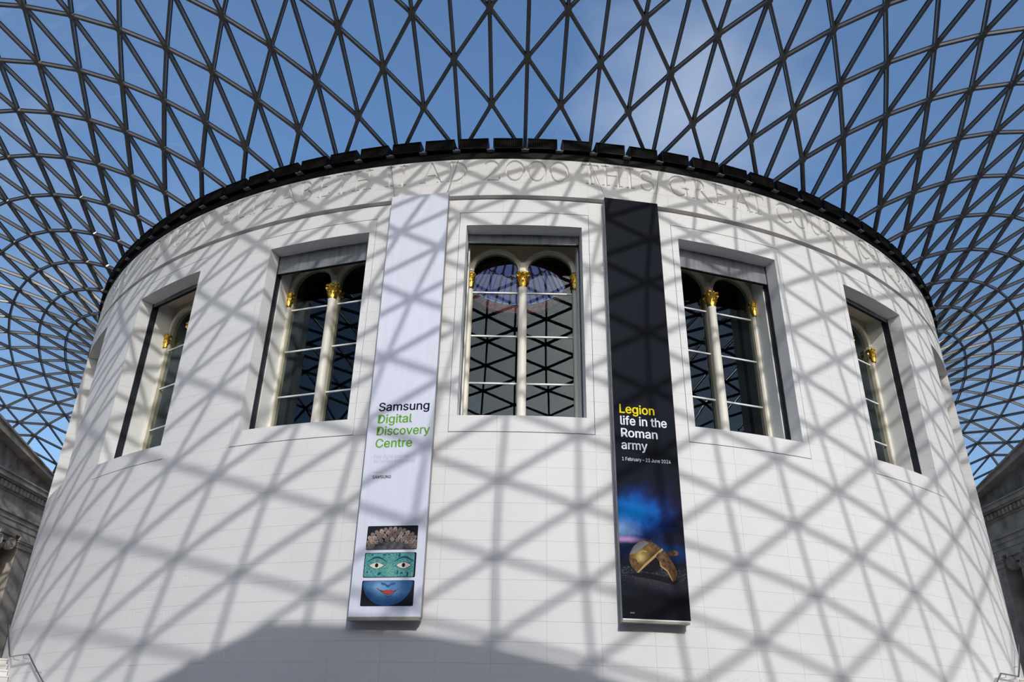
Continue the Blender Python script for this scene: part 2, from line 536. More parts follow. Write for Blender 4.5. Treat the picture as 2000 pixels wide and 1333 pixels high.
def is_carved(a0, a1, z0, z1):
    x0, x1 = RD * R(a0), RD * R(a1)
    for seg, hw in STROKES:
        if seg[:, [0, 2]].max() > x0 and seg[:, [0, 2]].min() < x1 and seg[:, [1, 3]].max() > z0 and seg[:, [1, 3]].min() < z1:
            return True
    return any(b > x0 and a < x1 and e > z0 and c < z1 for _, _, (a, b, c, e) in TEXTS)


# ------------------------------------------------------------------ the drum of the reading room
G = 0.0021                       # half a joint
drum = empty('wall_drum', (0, 0, 0), 'round white stone drum with carved frieze, rising under the glass roof', 'wall', 'structure')
CH = 0.506
ZL = [0.0] + [9.99 - CH * n for n in range(19, 0, -1)] + [9.99 + CH * n for n in range(0, 16)]
ZL[-1] = 17.58
ZSILL, ZHEAD, ZF0, ZF1 = 9.99, 16.57, 9.99 - CH, 17.076
WINS = [-54, -36, -18, 0, 18, 36, 54]
blocks = []                      # (r0, a0, a1, z0, z1, carved)


def in_frame(a, z):
    w = round(a / 18) * 18
    return abs(w) <= 54 and abs(a - w) < 5.4 and ZF0 < z < ZF1


cols = [(-75.6 + 1.8 + 3.6 * i, -75.6 + 5.4 + 3.6 * i) for i in range(42)]
for a0, a1 in cols:
    ga = math.degrees(G / RD)
    for z0, z1 in zip(ZL[:-1], ZL[1:]):
        if in_frame((a0 + a1) / 2, (z0 + z1) / 2):
            continue
        blocks.append((22.13, a0 + ga, a1 - ga, z0 + G, z1 - G))
    for z0, z1 in ((17.76, 18.27), (18.27, 18.77), (18.77, 19.27)):
        blocks.append((22.0, a0 + ga, a1 - ga, z0 + G, z1 - G))
for w in WINS:
    ga = math.degrees(G / RD)
    gs, gz = math.degrees(0.014 / RD), 0.024
    for a0, a1 in ((-5.4, -1.8), (-1.8, 1.8), (1.8, 5.4)):
        e0 = gs if a0 == -5.4 else ga
        e1 = gs if a1 == 5.4 else ga
        blocks.append((21.65, w + a0 + e0, w + a1 - e1, ZF0 + gz, ZSILL, ))
        blocks.append((21.65, w + a0 + e0, w + a1 - e1, ZHEAD, ZF1 - gz))
    for k in range(13):
        z0, z1 = ZSILL + CH * k, ZSILL + CH * (k + 1)
        if k == 12: z1 = ZHEAD
        blocks.append((21.65, w - 5.4 + gs, w - 4.8, z0 + G, z1 - G))
        blocks.append((21.65, w + 4.8, w + 5.4 - gs, z0 + G, z1 - G))


def shown_area(pts):
    uv, d = proj(np.array(pts))
    if (d < 0.3).any(): return 0
    c = uv.mean(0)
    if not (-20 < c[0] < 2020 and -20 < c[1] < 1353): return 0
    x, y = uv[:, 0], uv[:, 1]
    return abs(np.dot(x, np.roll(y, -1)) - np.dot(y, np.roll(x, -1))) / 2


def block_geo(mb, b):
    r0, a0, a1, z0, z1 = b
    if not is_carved(a0, a1, z0, z1):
        sector(mb, r0, RD, a0, a1, z0, z1, max(1, round((a1 - a0) / 0.9)))
        return
    big = z0 > 17
    res = 0.0105 if big else 0.012
    nx = int((a1 - a0) * R(1) * RD / res); nz_ = int((z1 - z0) / res)
    A = np.linspace(R(a0), R(a1), nx + 1); Z = np.linspace(z0, z1, nz_ + 1)
    AA, ZZ = np.meshgrid(A, Z)
    D = carve_depth(AA * RD, ZZ)
    rr = RD - D
    vs_ = np.stack([rr * np.sin(AA), -rr * np.cos(AA), ZZ], -1).reshape(-1, 3)
    i = np.arange(nz_)[:, None] * (nx + 1) + np.arange(nx)[None, :]
    i = i.ravel()
    fs = np.stack([i, i + 1, i + nx + 2, i + nx + 1], -1)
    mb.add(vs_.tolist(), fs.tolist())
    lo = min(r0 + .001, RD - .075) if r0 < RD - .08 else r0
    W = nx + 1                    # skirt round the carved face, down to the block behind
    loop = list(range(W)) + [W * k + nx for k in range(1, nz_ + 1)] + [W * nz_ + k for k in range(nx - 1, -1, -1)] + [W * k for k in range(nz_ - 1, 0, -1)]
    sk = []
    for k in loop:
        x, y, z = vs_[k]; h = math.hypot(x, y)
        sk += [(x, y, z), (x / h * lo, y / h * lo, z)]
    n = len(loop)
    mb.add(sk, [(2 * k, 2 * k + 1, (2 * k + 3) % (2 * n), (2 * k + 2) % (2 * n)) for k in range(n)])
    if r0 < lo - .01:
        m2 = MB(); sector(m2, r0, lo, a0, a1, z0, z1, 4)
        mb.add(m2.v, m2.f)


order = sorted(range(len(blocks)), key=lambda i: -shown_area([cylp(RD, R(a), z) for a, z in ((blocks[i][1], blocks[i][3]), (blocks[i][2], blocks[i][3]), (blocks[i][2], blocks[i][4]), (blocks[i][1], blocks[i][4]))]))
for i in order[:300]:
    mb = MB(); block_geo(mb, blocks[i])
    me = mb.mesh('stone_block', M['stone'])
    if len(mb.f) < 100: radial_normals(me)
    link('stone_block', me, drum)
mb = MB()
for i in order[300:]:
    block_geo(mb, blocks[i])
me = mb.mesh('stone_courses', M['stone'])
radial_normals(me)
link('stone_courses', me, drum, 'stuff')
# core behind the facing blocks
mb = MB()
for k in range(20):
    w = k * 18 if k <= 10 else k * 18 - 360
    if w in WINS:
        sector(mb, 20.5, 22.188, w - 9, w - 5.4, 0, 17.56, 4, ends=True)
        sector(mb, 20.5, 22.188, w + 5.4, w + 9, 0, 17.56, 4, ends=True)
        sector(mb, 20.5, 22.188, w - 5.4, w + 5.4, 0, ZF0 - 0.002, 8)
        sector(mb, 20.5, 22.188, w - 5.4, w + 5.4, ZF1 + 0.002, 17.56, 8)
    elif abs(w) == 72:
        sector(mb, 20.5, 22.188, w - 9, w + 9, 0, 17.56, 10)
    else:
        sector(mb, 20.5, 22.2, w - 9, w + 9, 0, 17.56, 10)
    sector(mb, 20.5, 21.98 if abs(w) < 75 else 22.2, w - 9, w + 9, 17.56, 19.26, 12)
    if abs(w) < 75: sector(mb, 21.9, 22.11, w - 9, w + 9, 17.79, 19.26, 12)
mb.build('core', M['joint'], drum)
M['recess'] = mat('shaded_recess_stone', (0.34, 0.28, 0.24), 0.8, spec=0.2)  # shade under the frieze put into a darker, browner stone colour
mb = MB()
sector(mb, 21.9, 21.995, -75, 75, 17.585, 17.755, 150)
mb.build('string_recess', M['recess'], drum)

ROOF_DATA = (
    '0,-2149,2007,225,-2137,2007,447,-2102,2007,664,-2044,2007,874,-1963,2007,1075,-1861,2007,1263,-1739,2007,1438,-1597,2007,1597,-1438,2007,1739,-1263,2007,1861,-1075,2007,1963,-874,2'
    '007,2044,-664,2007,2102,-447,2007,2137,-225,2007,2149,0,2007,2137,225,2007,2102,447,2007,2044,664,2007,1963,874,2007,1861,1075,2007,1739,1263,2007,1597,1438,2007,1438,1597,2007,126'
    '3,1739,2007,1075,1861,2007,874,1963,2007,664,2044,2007,447,2102,2007,225,2137,2007,0,2149,2007,117,-2295,2098,349,-2270,2098,579,-2221,2098,802,-2146,2098,1018,-2047,2097,1222,-192'
    '6,2095,1413,-1782,2092,1587,-1618,2089,1743,-1436,2084,1878,-1238,2078,1993,-1026,2073,2087,-802,2068,2159,-568,2066,2209,-326,2065,2237,-78,2064,2241,174,2064,2220,427,2060,2174,6'
    '72,2060,2100,897,2060,2001,1105,2060,1881,1297,2061,1745,1475,2061,1591,1639,2061,1417,1784,2061,1227,1911,2061,1024,2020,2061,808,2108,2061,584,2175,2061,353,2220,2061,118,2243,20'
    '61,0,-2432,2173,241,-2419,2173,479,-2378,2172,714,-2312,2172,942,-2218,2171,1161,-2100,2169,1367,-1957,2166,1557,-1791,2160,1728,-1605,2153,1879,-1401,2144,2008,-1181,2134,2115,-94'
    '8,2125,2201,-702,2119,2266,-446,2116,2309,-181,2116,2329,91,2117,2324,367,2115,2289,641,2107,2228,898,2107,2137,1124,2108,2022,1326,2109,1891,1514,2110,1746,1682,2110,1575,1830,211'
    '0,1385,1961,2110,1180,2075,2110,960,2170,2110,730,2244,2110,491,2299,2110,247,2331,2110,0,2342,2110,124,-2571,2239,372,-2542,2239,617,-2484,2237,857,-2398,2236,1089,-2284,2234,1310'
    ',-2143,2230,1515,-1977,2224,1703,-1789,2216,1871,-1581,2205,2016,-1355,2191,2138,-1113,2178,2238,-857,2167,2317,-589,2160,2374,-309,2159,2410,-19,2161,2421,277,2163,2403,576,2159,2'
    '359,871,2159,2277,1126,2158,2166,1347,2157,2036,1543,2156,1894,1720,2155,1734,1877,2155,1547,2011,2155,1341,2129,2155,1119,2229,2155,884,2311,2155,639,2373,2155,386,2415,2155,129,2'
    '436,2155,0,-2720,2297,256,-2705,2296,511,-2658,2294,762,-2581,2292,1006,-2474,2289,1240,-2337,2285,1462,-2174,2280,1666,-1985,2272,1851,-1775,2260,2013,-1544,2245,2151,-1295,2228,2'
    '266,-1031,2211,2359,-752,2200,2430,-459,2195,2480,-154,2197,2507,161,2202,2507,481,2204,2474,797,2196,2411,1097,2196,2308,1349,2196,2181,1565,2195,2043,1760,2195,1896,1926,2195,171'
    '2,2062,2195,1508,2183,2195,1285,2288,2195,1047,2376,2195,796,2445,2195,536,2495,2195,270,2525,2195,0,2535,2195,132,-2866,2346,396,-2832,2344,657,-2766,2340,913,-2667,2336,1160,-253'
    '6,2332,1396,-2377,2327,1617,-2191,2320,1818,-1980,2309,1998,-1746,2293,2153,-1493,2273,2284,-1222,2253,2391,-934,2235,2476,-630,2225,2540,-312,2224,2582,19,2231,2599,358,2239,2586,'
    '698,2240,2543,1044,2239,2454,1335,2238,2331,1576,2236,2190,1784,2233,2043,1963,2232,1877,2114,2231,1676,2238,2231,1454,2347,2231,1215,2439,2231,960,2514,2231,694,2571,2231,420,2610'
    ',2231,141,2629,2231,0,-3022,2387,273,-3004,2386,544,-2950,2382,811,-2862,2377,1070,-2739,2372,1320,-2586,2366,1555,-2403,2359,1773,-2194,2349,1970,-1960,2335,2143,-1704,2315,2291,-'
    '1429,2291,2413,-1134,2268,2512,-821,2251,2589,-492,2244,2645,-147,2249,2679,210,2261,2686,571,2271,2658,925,2269,2592,1271,2269,2479,1555,2267,2340,1793,2265,2195,2003,2264,2045,21'
    '69,2263,1849,2294,2263,1630,2405,2263,1390,2502,2263,1133,2582,2263,862,2645,2263,581,2691,2263,292,2719,2263,0,2728,2263,141,-3170,2421,423,-3132,2418,701,-3056,2412,972,-2944,240'
    '5,1234,-2798,2399,1483,-2621,2392,1717,-2415,2383,1930,-2183,2370,2120,-1927,2351,2285,-1649,2326,2424,-1350,2298,2538,-1030,2274,2629,-692,2260,2699,-335,2260,2748,37,2271,2773,41'
    '9,2288,2767,797,2299,2726,1195,2298,2630,1525,2297,2495,1793,2295,2345,2019,2292,2191,2206,2291,2020,2352,2290,1806,2465,2290,1568,2564,2290,1310,2649,2290,1036,2717,2290,749,2770,'
    '2290,453,2805,2290,152,2822,2290,0,-3329,2449,292,-3308,2447,581,-3247,2442,865,-3148,2434,1139,-3011,2426,1402,-2841,2418,1649,-2640,2410,1878,-2412,2399,2085,-2158,2381,2268,-188'
    '1,2357,2423,-1580,2326,2553,-1256,2296,2659,-912,2273,2743,-546,2265,2807,-160,2272,2848,239,2290,2863,643,2311,2843,1034,2322,2774,1427,2322,2651,1750,2319,2500,2014,2317,2347,224'
    '5,2314,2194,2413,2313,1986,2527,2313,1752,2628,2313,1495,2715,2313,1219,2788,2313,928,2846,2313,625,2887,2313,314,2912,2313,0,2921,2313,151,-3477,2470,452,-3434,2465,748,-3348,2458'
    ',1035,-3224,2449,1311,-3062,2440,1573,-2869,2432,1816,-2646,2422,2039,-2396,2407,2238,-2121,2384,2411,-1821,2353,2558,-1497,2318,2679,-1149,2287,2777,-776,2268,2854,-381,2266,2911,'
    '35,2281,2944,460,2307,2948,881,2332,2908,1331,2332,2805,1703,2332,2659,2002,2332,2499,2252,2332,2340,2449,2332,2163,2590,2332,1935,2692,2332,1681,2782,2332,1406,2858,2332,1112,2920'
    ',2332,805,2968,2332,487,2999,2332,163,3015,2332,0,-3634,2486,313,-3612,2483,622,-3544,2476,923,-3433,2467,1212,-3283,2458,1487,-3098,2450,1745,-2882,2441,1983,-2638,2428,2199,-2368'
    ',2407,2388,-2072,2377,2551,-1750,2340,2688,-1401,2302,2800,-1025,2271,2891,-622,2258,2962,-195,2265,3012,250,2289,3037,699,2322,3029,1130,2351,2957,1573,2351,2823,1936,2349,2660,22'
    '32,2348,2499,2485,2346,2344,2657,2346,2123,2759,2346,1874,2850,2346,1600,2929,2346,1305,2994,2346,994,3046,2346,670,3084,2346,337,3106,2346,0,3114,2346,163,-3778,2494,485,-3731,248'
    '9,800,-3637,2481,1104,-3501,2471,1393,-3326,2463,1665,-3119,2455,1918,-2882,2445,2149,-2619,2427,2355,-2329,2400,2534,-2012,2362,2686,-1665,2318,2813,-1290,2278,2918,-884,2251,3002'
    ',-448,2245,3068,12,2262,3111,486,2296,3127,953,2336,3088,1455,2337,2979,1872,2341,2822,2206,2346,2653,2481,2352,2489,2691,2355,2306,2828,2356,2065,2919,2356,1795,3000,2356,1502,306'
    '8,2356,1188,3124,2356,860,3166,2356,520,3194,2356,174,3208,2356,0,-3931,2497,336,-3906,2495,667,-3832,2488,986,-3713,2480,1291,-3551,2472,1577,-3354,2466,1844,-3126,2458,2090,-2871'
    ',2444,2311,-2589,2420,2506,-2279,2384,2674,-1939,2338,2815,-1567,2289,2933,-1162,2249,3031,-722,2227,3111,-251,2231,3171,243,2259,3207,743,2303,3212,1220,2354,3138,1713,2354,2994,2'
    '118,2356,2819,2447,2358,2650,2725,2360,2493,2900,2361,2260,2991,2361,1996,3072,2361,1705,3142,2361,1392,3201,2361,1060,3247,2361,714,3280,2361,359,3300,2361,0,3307,2361,175,-4067,2'
    '493,521,-4016,2489,857,-3915,2482,1179,-3770,2476,1481,-3586,2471,1763,-3368,2467,2023,-3122,2457,2260,-2849,2438,2470,-2549,2405,2653,-2219,2358,2808,-1854,2304,2939,-1453,2253,30'
    '49,-1015,2215,3142,-538,2201,3216,-29,2216,3271,498,2256,3299,1017,2313,3263,1573,2315,3148,2035,2324,2982,2406,2338,2805,2709,2351,2637,2933,2361,2449,3066,2362,2194,3147,2362,190'
    '9,3217,2362,1597,3278,2362,1264,3327,2362,915,3364,2362,554,3389,2362,185,3402,2362,0,-4211,2482,361,-4184,2481,715,-4106,2477,1055,-3980,2473,1375,-3811,2471,1674,-3606,2470,1949,'
    '-3370,2466,2200,-3108,2453,2425,-2820,2425,2622,-2501,2381,2792,-2147,2324,2936,-1755,2263,3057,-1321,2210,3161,-845,2178,3249,-327,2175,3319,221,2203,3368,777,2257,3387,1308,2331,'
    '3311,1851,2334,3159,2299,2340,2974,2661,2349,2801,2964,2356,2642,3144,2359,2397,3224,2359,2119,3294,2359,1811,3356,2359,1478,3407,2359,1126,3447,2359,759,3476,2359,382,3494,2359,0,'
    '3500,2359,188,-4335,2464,559,-4281,2463,918,-4176,2462,1258,-4026,2463,1575,-3837,2467,1867,-3615,2469,2133,-3364,2463,2373,-3087,2443,2585,-2782,2403,2768,-2442,2347,2924,-2063,22'
    '81,3057,-1639,2215,3171,-1167,2164,3269,-648,2140,3353,-86,2150,3419,500,2193,3460,1078,2266,3426,1686,2268,3308,2195,2284,3136,2604,2308,2955,2936,2332,2786,3175,2348,2592,3304,23'
    '51,2324,3374,2351,2022,3435,2351,1693,3487,2351,1340,3530,2351,970,3562,2351,587,3584,2351,197,3595,2351,0,-4465,2439,388,-4438,2439,766,-4357,2441,1127,-4228,2446,1465,-4056,2455,'
    '1776,-3850,2464,2060,-3615,2467,2314,-3351,2457,2541,-3060,2425,2738,-2737,2373,2905,-2372,2304,3048,-1963,2229,3171,-1502,2162,3279,-987,2116,3373,-420,2103,3454,187,2128,3514,806'
    ',2191,3546,1396,2286,3470,1989,2291,3314,2480,2304,3125,2875,2320,2951,3203,2333,2791,3388,2339,2534,3456,2339,2241,3517,2339,1916,3569,2339,1564,3613,2339,1192,3647,2339,803,3672,'
    '2339,404,3687,2339,0,3693,2339,201,-4573,2406,598,-4518,2409,981,-4413,2418,1341,-4262,2432,1673,-4074,2449,1977,-3855,2463,2250,-3609,2464,2491,-3334,2444,2702,-3027,2398,2882,-26'
    '82,2331,3033,-2289,2252,3164,-1843,2172,3279,-1340,2106,3382,-776,2069,3474,-158,2070,3550,493,2114,3602,1136,2200,3570,1797,2203,3453,2353,2226,3281,2801,2261,3101,3163,2296,2933,'
    '3417,2319,2735,3542,2322,2453,3601,2322,2136,3653,2322,1788,3697,2322,1416,3733,2322,1025,3760,2322,621,3779,2322,208,3788,2322,0,-4685,2363,414,-4658,2367,818,-4578,2377,1201,-445'
    '0,2396,1557,-4283,2421,1883,-4083,2446,2176,-3855,2461,2437,-3601,2455,2662,-3314,2422,2854,-2988,2360,3015,-2615,2280,3152,-2188,2192,3271,-1700,2110,3380,-1146,2050,3480,-527,202'
    '5,3568,142,2044,3638,829,2111,3680,1484,2225,3607,2127,2233,3453,2660,2252,3266,3089,2274,3097,3443,2293,2941,3631,2301,2671,3688,2301,2363,3739,2301,2021,3783,2301,1651,3819,2301,'
    '1258,3848,2301,848,3869,2301,427,3881,2301,0,3885,2301,215,-4773,2314,638,-4720,2325,1044,-4618,2347,1424,-4473,2379,1775,-4294,2415,2091,-4087,2445,2373,-3854,2456,2618,-3593,2438'
    ',2824,-3290,2388,2994,-2938,2311,3137,-2533,2220,3260,-2064,2127,3371,-1526,2047,3476,-916,1997,3572,-239,1988,3655,478,2030,3715,1190,2124,3687,1905,2128,3575,2508,2157,3411,2995,'
    '2200,3240,3389,2243,3080,3659,2271,2878,3780,2276,2583,3828,2276,2249,3870,2276,1884,3907,2276,1492,3936,2276,1081,3958,2276,654,3973,2276,219,3981,2276,0,-4863,2254,440,-4837,2261'
    ',868,-4761,2284,1274,-4641,2321,1650,-4484,2367,1992,-4300,2413,2298,-4090,2443,2565,-3856,2444,2792,-3584,2408,2975,-3261,2341,3123,-2877,2251,3247,-2430,2153,3359,-1913,2060,3464'
    ',-1317,1987,3564,-644,1951,3656,91,1963,3731,848,2030,3779,1570,2156,3712,2264,2166,3569,2840,2188,3396,3303,2214,3240,3682,2237,3090,3875,2246,2808,3921,2246,2485,3961,2246,2126,3'
    '996,2246,1737,4025,2246,1324,4048,2246,892,4065,2246,449,4075,2246,0,4078,2246,227,-4927,2190,675,-4878,2210,1105,-4784,2249,1507,-4652,2302,1875,-4490,2362,2208,-4306,2411,2501,-4'
    '099,2434,2752,-3861,2418,2954,-3574,2363,3112,-3222,2281,3237,-2799,2184,3346,-2302,2084,3448,-1726,1995,3547,-1065,1934,3644,-327,1916,3728,460,1952,3790,1243,2050,3767,2010,2055,'
    '3668,2661,2085,3522,3189,2131,3371,3614,2177,3226,3900,2207,3021,4017,2212,2712,4055,2212,2363,4088,2212,1980,4116,2212,1569,4139,2212,1136,4157,2212,688,4168,2212,230,4174,2212,0,'
    '-4988,2115,465,-4965,2128,916,-4898,2164,1344,-4793,2221,1740,-4656,2291,2100,-4497,2358,2422,-4318,2404,2701,-4115,2411,2929,-3870,2374,3103,-3558,2303,3232,-3168,2213,3337,-2698,'
    '2114,3433,-2143,2017,3527,-1498,1937,3621,-766,1893,3710,36,1897,3783,864,1961,3831,1655,2090,3775,2399,2098,3654,3019,2119,3508,3516,2144,3378,3921,2165,3239,4119,2173,2945,4153,2'
    '173,2607,4183,2173,2231,4210,2173,1823,4231,2173,1390,4249,2173,937,4261,2173,472,4269,2173,0,4271,2173,239,-5023,2044,709,-4981,2073,1161,-4903,2129,1584,-4794,2203,1973,-4661,228'
    '4,2324,-4510,2351,2634,-4341,2383,2895,-4141,2368,3094,-3879,2311,3233,-3530,2231,3335,-3093,2140,3423,-2566,2044,3507,-1944,1956,3594,-1224,1891,3681,-418,1867,3758,442,1896,3815,'
    '1296,1989,3798,2116,1993,3721,2815,2020,3609,3383,2060,3492,3840,2100,3370,4142,2126,3164,4255,2130,2841,4282,2130,2476,4306,2130,2075,4326,2130,1645,4342,2130,1191,4355,2130,721,4'
    '363,2130,241,4367,2130,0,-5091,1993,489,-5072,2008,965,-5019,2049,1418,-4935,2114,1838,-4827,2191,2222,-4702,2266,2566,-4563,2317,2864,-4404,2327,3105,-4204,2294,3262,-3901,2228,33'
    '65,-3500,2146,3445,-3002,2058,3520,-2403,1969,3596,-1699,1894,3675,-895,1849,3753,-17,1848,3816,887,1902,3858,1749,2018,3816,2543,2025,3724,3203,2041,3612,3733,2060,3514,4161,2076,'
    '3389,4363,2083,3082,4385,2083,2729,4406,2083,2336,4423,2083,1909,4438,2083,1456,4449,2083,982,4457,2083,494,4462,2083,0,4464,2083,250,-5102,1925,745,-5072,1955,1222,-5016,2012,1671'
    ',-4937,2087,2087,-4843,2168,2464,-4736,2235,2799,-4617,2268,3081,-4472,2255,3279,-4243,2206,3391,-3892,2140,3463,-3433,2067,3525,-2869,1989,3585,-2189,1915,3650,-1397,1858,3718,-51'
    '0,1834,3778,430,1855,3823,1359,1930,3812,2232,1933,3761,2977,1952,3686,3582,1981,3609,4067,2010,3514,4384,2029,3307,4493,2031,2971,4509,2031,2590,4523,2031,2171,4536,2031,1721,4545'
    ',2031,1246,4553,2031,755,4558,2031,253,4560,2031,0,-5148,1905,514,-5137,1915,1017,-5106,1945,1499,-5057,1990,1952,-4995,2044,2371,-4923,2096,2750,-4844,2132,3083,-4752,2140,3358,-4'
    '634,2119,3484,-4337,2077,3544,-3912,2026,3590,-3379,1970,3632,-2722,1914,3677,-1937,1865,3725,-1039,1835,3772,-65,1832,3812,925,1865,3838,1862,1939,3815,2703,1942,3762,3400,1952,37'
    '00,3956,1962,3644,4402,1971,3538,4606,1975,3219,4618,1975,2852,4628,1975,2441,4637,1975,1996,4644,1975,1521,4650,1975,1026,4654,1975,517,4656,1975,0,4657,1975,263,-5149,1861,784,-5'
    '137,1876,1291,-5115,1902,1776,-5085,1938,2231,-5048,1975,2650,-5007,2006,3027,-4962,2022,3353,-4905,2017,3556,-4727,1995,3625,-4361,1967,3653,-3866,1937,3676,-3247,1904,3699,-2487,'
    '1872,3725,-1596,1847,3753,-605,1836,3778,430,1844,3796,1439,1876,3792,2364,1877,3774,3152,1884,3746,3790,1895,3718,4299,1906,3657,4627,1914,3450,4731,1915,3100,4736,1915,2703,4741,'
    '1915,2266,4745,1915,1797,4748,1915,1301,4751,1915,788,4753,1915,264,4753,1915,0,-5160,1850,539,-5160,1850,1071,-5160,1850,1587,-5160,1850,2082,-5160,1850,2546,-5160,1850,2974,-5160'
    ',1850,3356,-5160,1850,3687,-5160,1850,3770,-4866,1850,3770,-4405,1850,3770,-3829,1850,3770,-3100,1850,3770,-2213,1850,3770,-1198,1850,3770,-110,1850,3770,978,1850,3770,1993,1850,37'
    '70,2880,1850,3770,3609,1850,3770,4185,1850,3770,4646,1850,3687,4850,1850,3356,4850,1850,2974,4850,1850,2546,4850,1850,2082,4850,1850,1587,4850,1850,1071,4850,1850,539,4850,1850,0,4'
    '850,1850'
)


# ------------------------------------------------------------------ glass roof
_D = [int(x) for x in ROOF_DATA.split(',')]
NR, NC = 29, 60
P = np.zeros((NR, NC, 3))
_i = 0
for k in range(NR):
    n = 31 if k % 2 == 0 else 30
    for j in range(n):
        x, y, z = [_D[_i + t] / 100 for t in range(3)]
        _i += 3
        P[k, j % NC] = (x, y, z)
        jm = (NC - j) % NC if k % 2 == 0 else (NC - 1 - j)
        if not (k % 2 == 0 and j in (0, 30)):
            P[k, jm] = (-x, y, z)
        else:
            P[k, j] = (0, y, z)


def nb(k, j, dk, side):          # diagonal neighbour: side 0 = smaller column, 1 = larger
    jj = (j + side) % NC if k % 2 else (j - 1 + side) % NC
    return (k + dk, jj)


edges, tris = [], []
for k in range(NR):
    for j in range(NC):
        if k + 1 < NR:
            edges += [((k, j), nb(k, j, 1, 0)), ((k, j), nb(k, j, 1, 1))]
        if k + 2 < NR:
            edges.append(((k, j), (k + 2, j)))
            tris += [((k, j), nb(k, j, 1, 0), (k + 2, j)), ((k, j), (k + 2, j), nb(k, j, 1, 1))]
        if k in (0, NR - 1):
            edges.append(((k, j), (k, (j + 1) % NC)))
            o = nb(k, j, 1 if k == 0 else -1, 1)
            tris.append(((k, j), o, (k, (j + 1) % NC)))
NRM = np.zeros_like(P)
for t in tris:
    a, b, c = (P[i] for i in t)
    n = np.cross(b - a, c - a)
    if n[2] < 0: n = -n
    for i in t: NRM[i] += n
NRM /= np.linalg.norm(NRM, axis=-1, keepdims=True)
roof = empty('ceiling', (0, 0, 0), 'curved glass roof of triangular panes on a grey steel lattice over the court', 'roof', 'structure')
BW, BD = 0.049, 0.118             # half width and depth of a beam


def beam(mb, e):
    a, b = P[e[0]], P[e[1]]
    t = (b - a); ln = np.linalg.norm(t); t = t / ln
    n = NRM[e[0]] + NRM[e[1]]; n -= t * np.dot(n, t); n /= np.linalg.norm(n)
    s = np.cross(t, n)
    tr = min(0.085, ln * .2)
    a2, b2 = a + t * tr, b - t * tr
    def bx(w0, w1, d0, d1, mi):
        mb.hexa([tuple(p + s * sw + n * d) for d, w in ((d0, w0), (d1, w1)) for p, sw in ((a2, -w), (b2, -w), (b2, w), (a2, w))], mi)
    bx(BW * .86, BW, -BD, 0.0, 0)
    bx(BW * 1.35, BW * 1.35, 0.0, 0.028, 1)


def pane(mb, t):
    A = [P[i] for i in t]
    c = sum(A) / 3
    n = np.cross(A[1] - A[0], A[2] - A[0]); n /= np.linalg.norm(n)
    if n[2] < 0: n = -n; A = [A[0], A[2], A[1]]
    B = []
    for i in range(3):           # inset each side by 3.5 cm
        p, q, r = A[i], A[(i + 1) % 3], A[(i + 2) % 3]
        u = (q - p) / np.linalg.norm(q - p); v = (r - p) / np.linalg.norm(r - p)
        sn = np.linalg.norm(np.cross(u, v))
        B.append(p + (u + v) * 0.035 / max(sn, .25))
    mb.add([tuple(p + n * 0.03) for p in B] + [tuple(p + n * 0.058) for p in B], [(2, 1, 0), (3, 4, 5), (0, 1, 4, 3), (1, 2, 5, 4), (2, 0, 3, 5)])


def shown_len(e):
    uv, d = proj(np.array([P[e[0]], P[e[1]]]))
    if (d < 1).any(): return 0
    c = uv.mean(0)
    if not (0 < c[0] < 2000 and 0 < c[1] < 1333): return 0
    m = (P[e[0]] + P[e[1]]) / 2
    if m[1] > 0 and abs(m[0]) < 23: return 0
    return np.linalg.norm(uv[0] - uv[1]) / d.mean()


eo = sorted(edges, key=lambda e: -shown_len(e))
for e in eo[:300]:
    mb = MB(); beam(mb, e); mb.build('steel_beam', [M['steel'], M['gasket']], roof)
mb = MB()
for e in eo[300:]: beam(mb, e)
mb.build('steel_lattice', [M['steel'], M['gasket']], roof, kind='stuff')
to = sorted(tris, key=lambda t: -(shown_area([P[i] for i in t]) if not (P[t[0]][1] > 0 and abs(P[t[0]][0]) < 23) else 0))
for t in to[:300]:
    mb = MB(); pane(mb, t); mb.build('glass_pane', M['roof_glass'], roof)
mb = MB()
for t in to[300:]: pane(mb, t)
mb.build('glazing', M['roof_glass'], roof, kind='stuff')
mb = MB()                        # the star nodes where the beams meet
for k in range(NR):
    for j in range(NC):
        c, n = P[k, j], NRM[k, j]
        u = np.cross(n, (0.0, 0.3, 1.0)); u /= np.linalg.norm(u); v = np.cross(n, u)
        ring = [(cos(2 * pi * i / 8) * u + sin(2 * pi * i / 8) * v) for i in range(8)]
        vs_ = [tuple(c + q * 0.115 - n * (BD + .004)) for q in ring] + [tuple(c + q * 0.13 + n * 0.024) for q in ring]
        mb.add(vs_, [tuple(range(7, -1, -1)), tuple(range(8, 16))] + [(i, (i + 1) % 8, 8 + (i + 1) % 8, 8 + i) for i in range(8)])
mb.build('steel_nodes', M['steel'], roof, kind='stuff')

# ------------------------------------------------------------------ black gutter and louvres round the top of the drum
ring = empty('trim_1', cylp(22.2, 0, 19.27), 'black ring of louvre boxes crowning the white drum', 'louvre ring', 'structure')
ring_off = Vector(cylp(22.2, 0, 19.27))


def at_ring(o):
    o.location = -ring_off
    return o


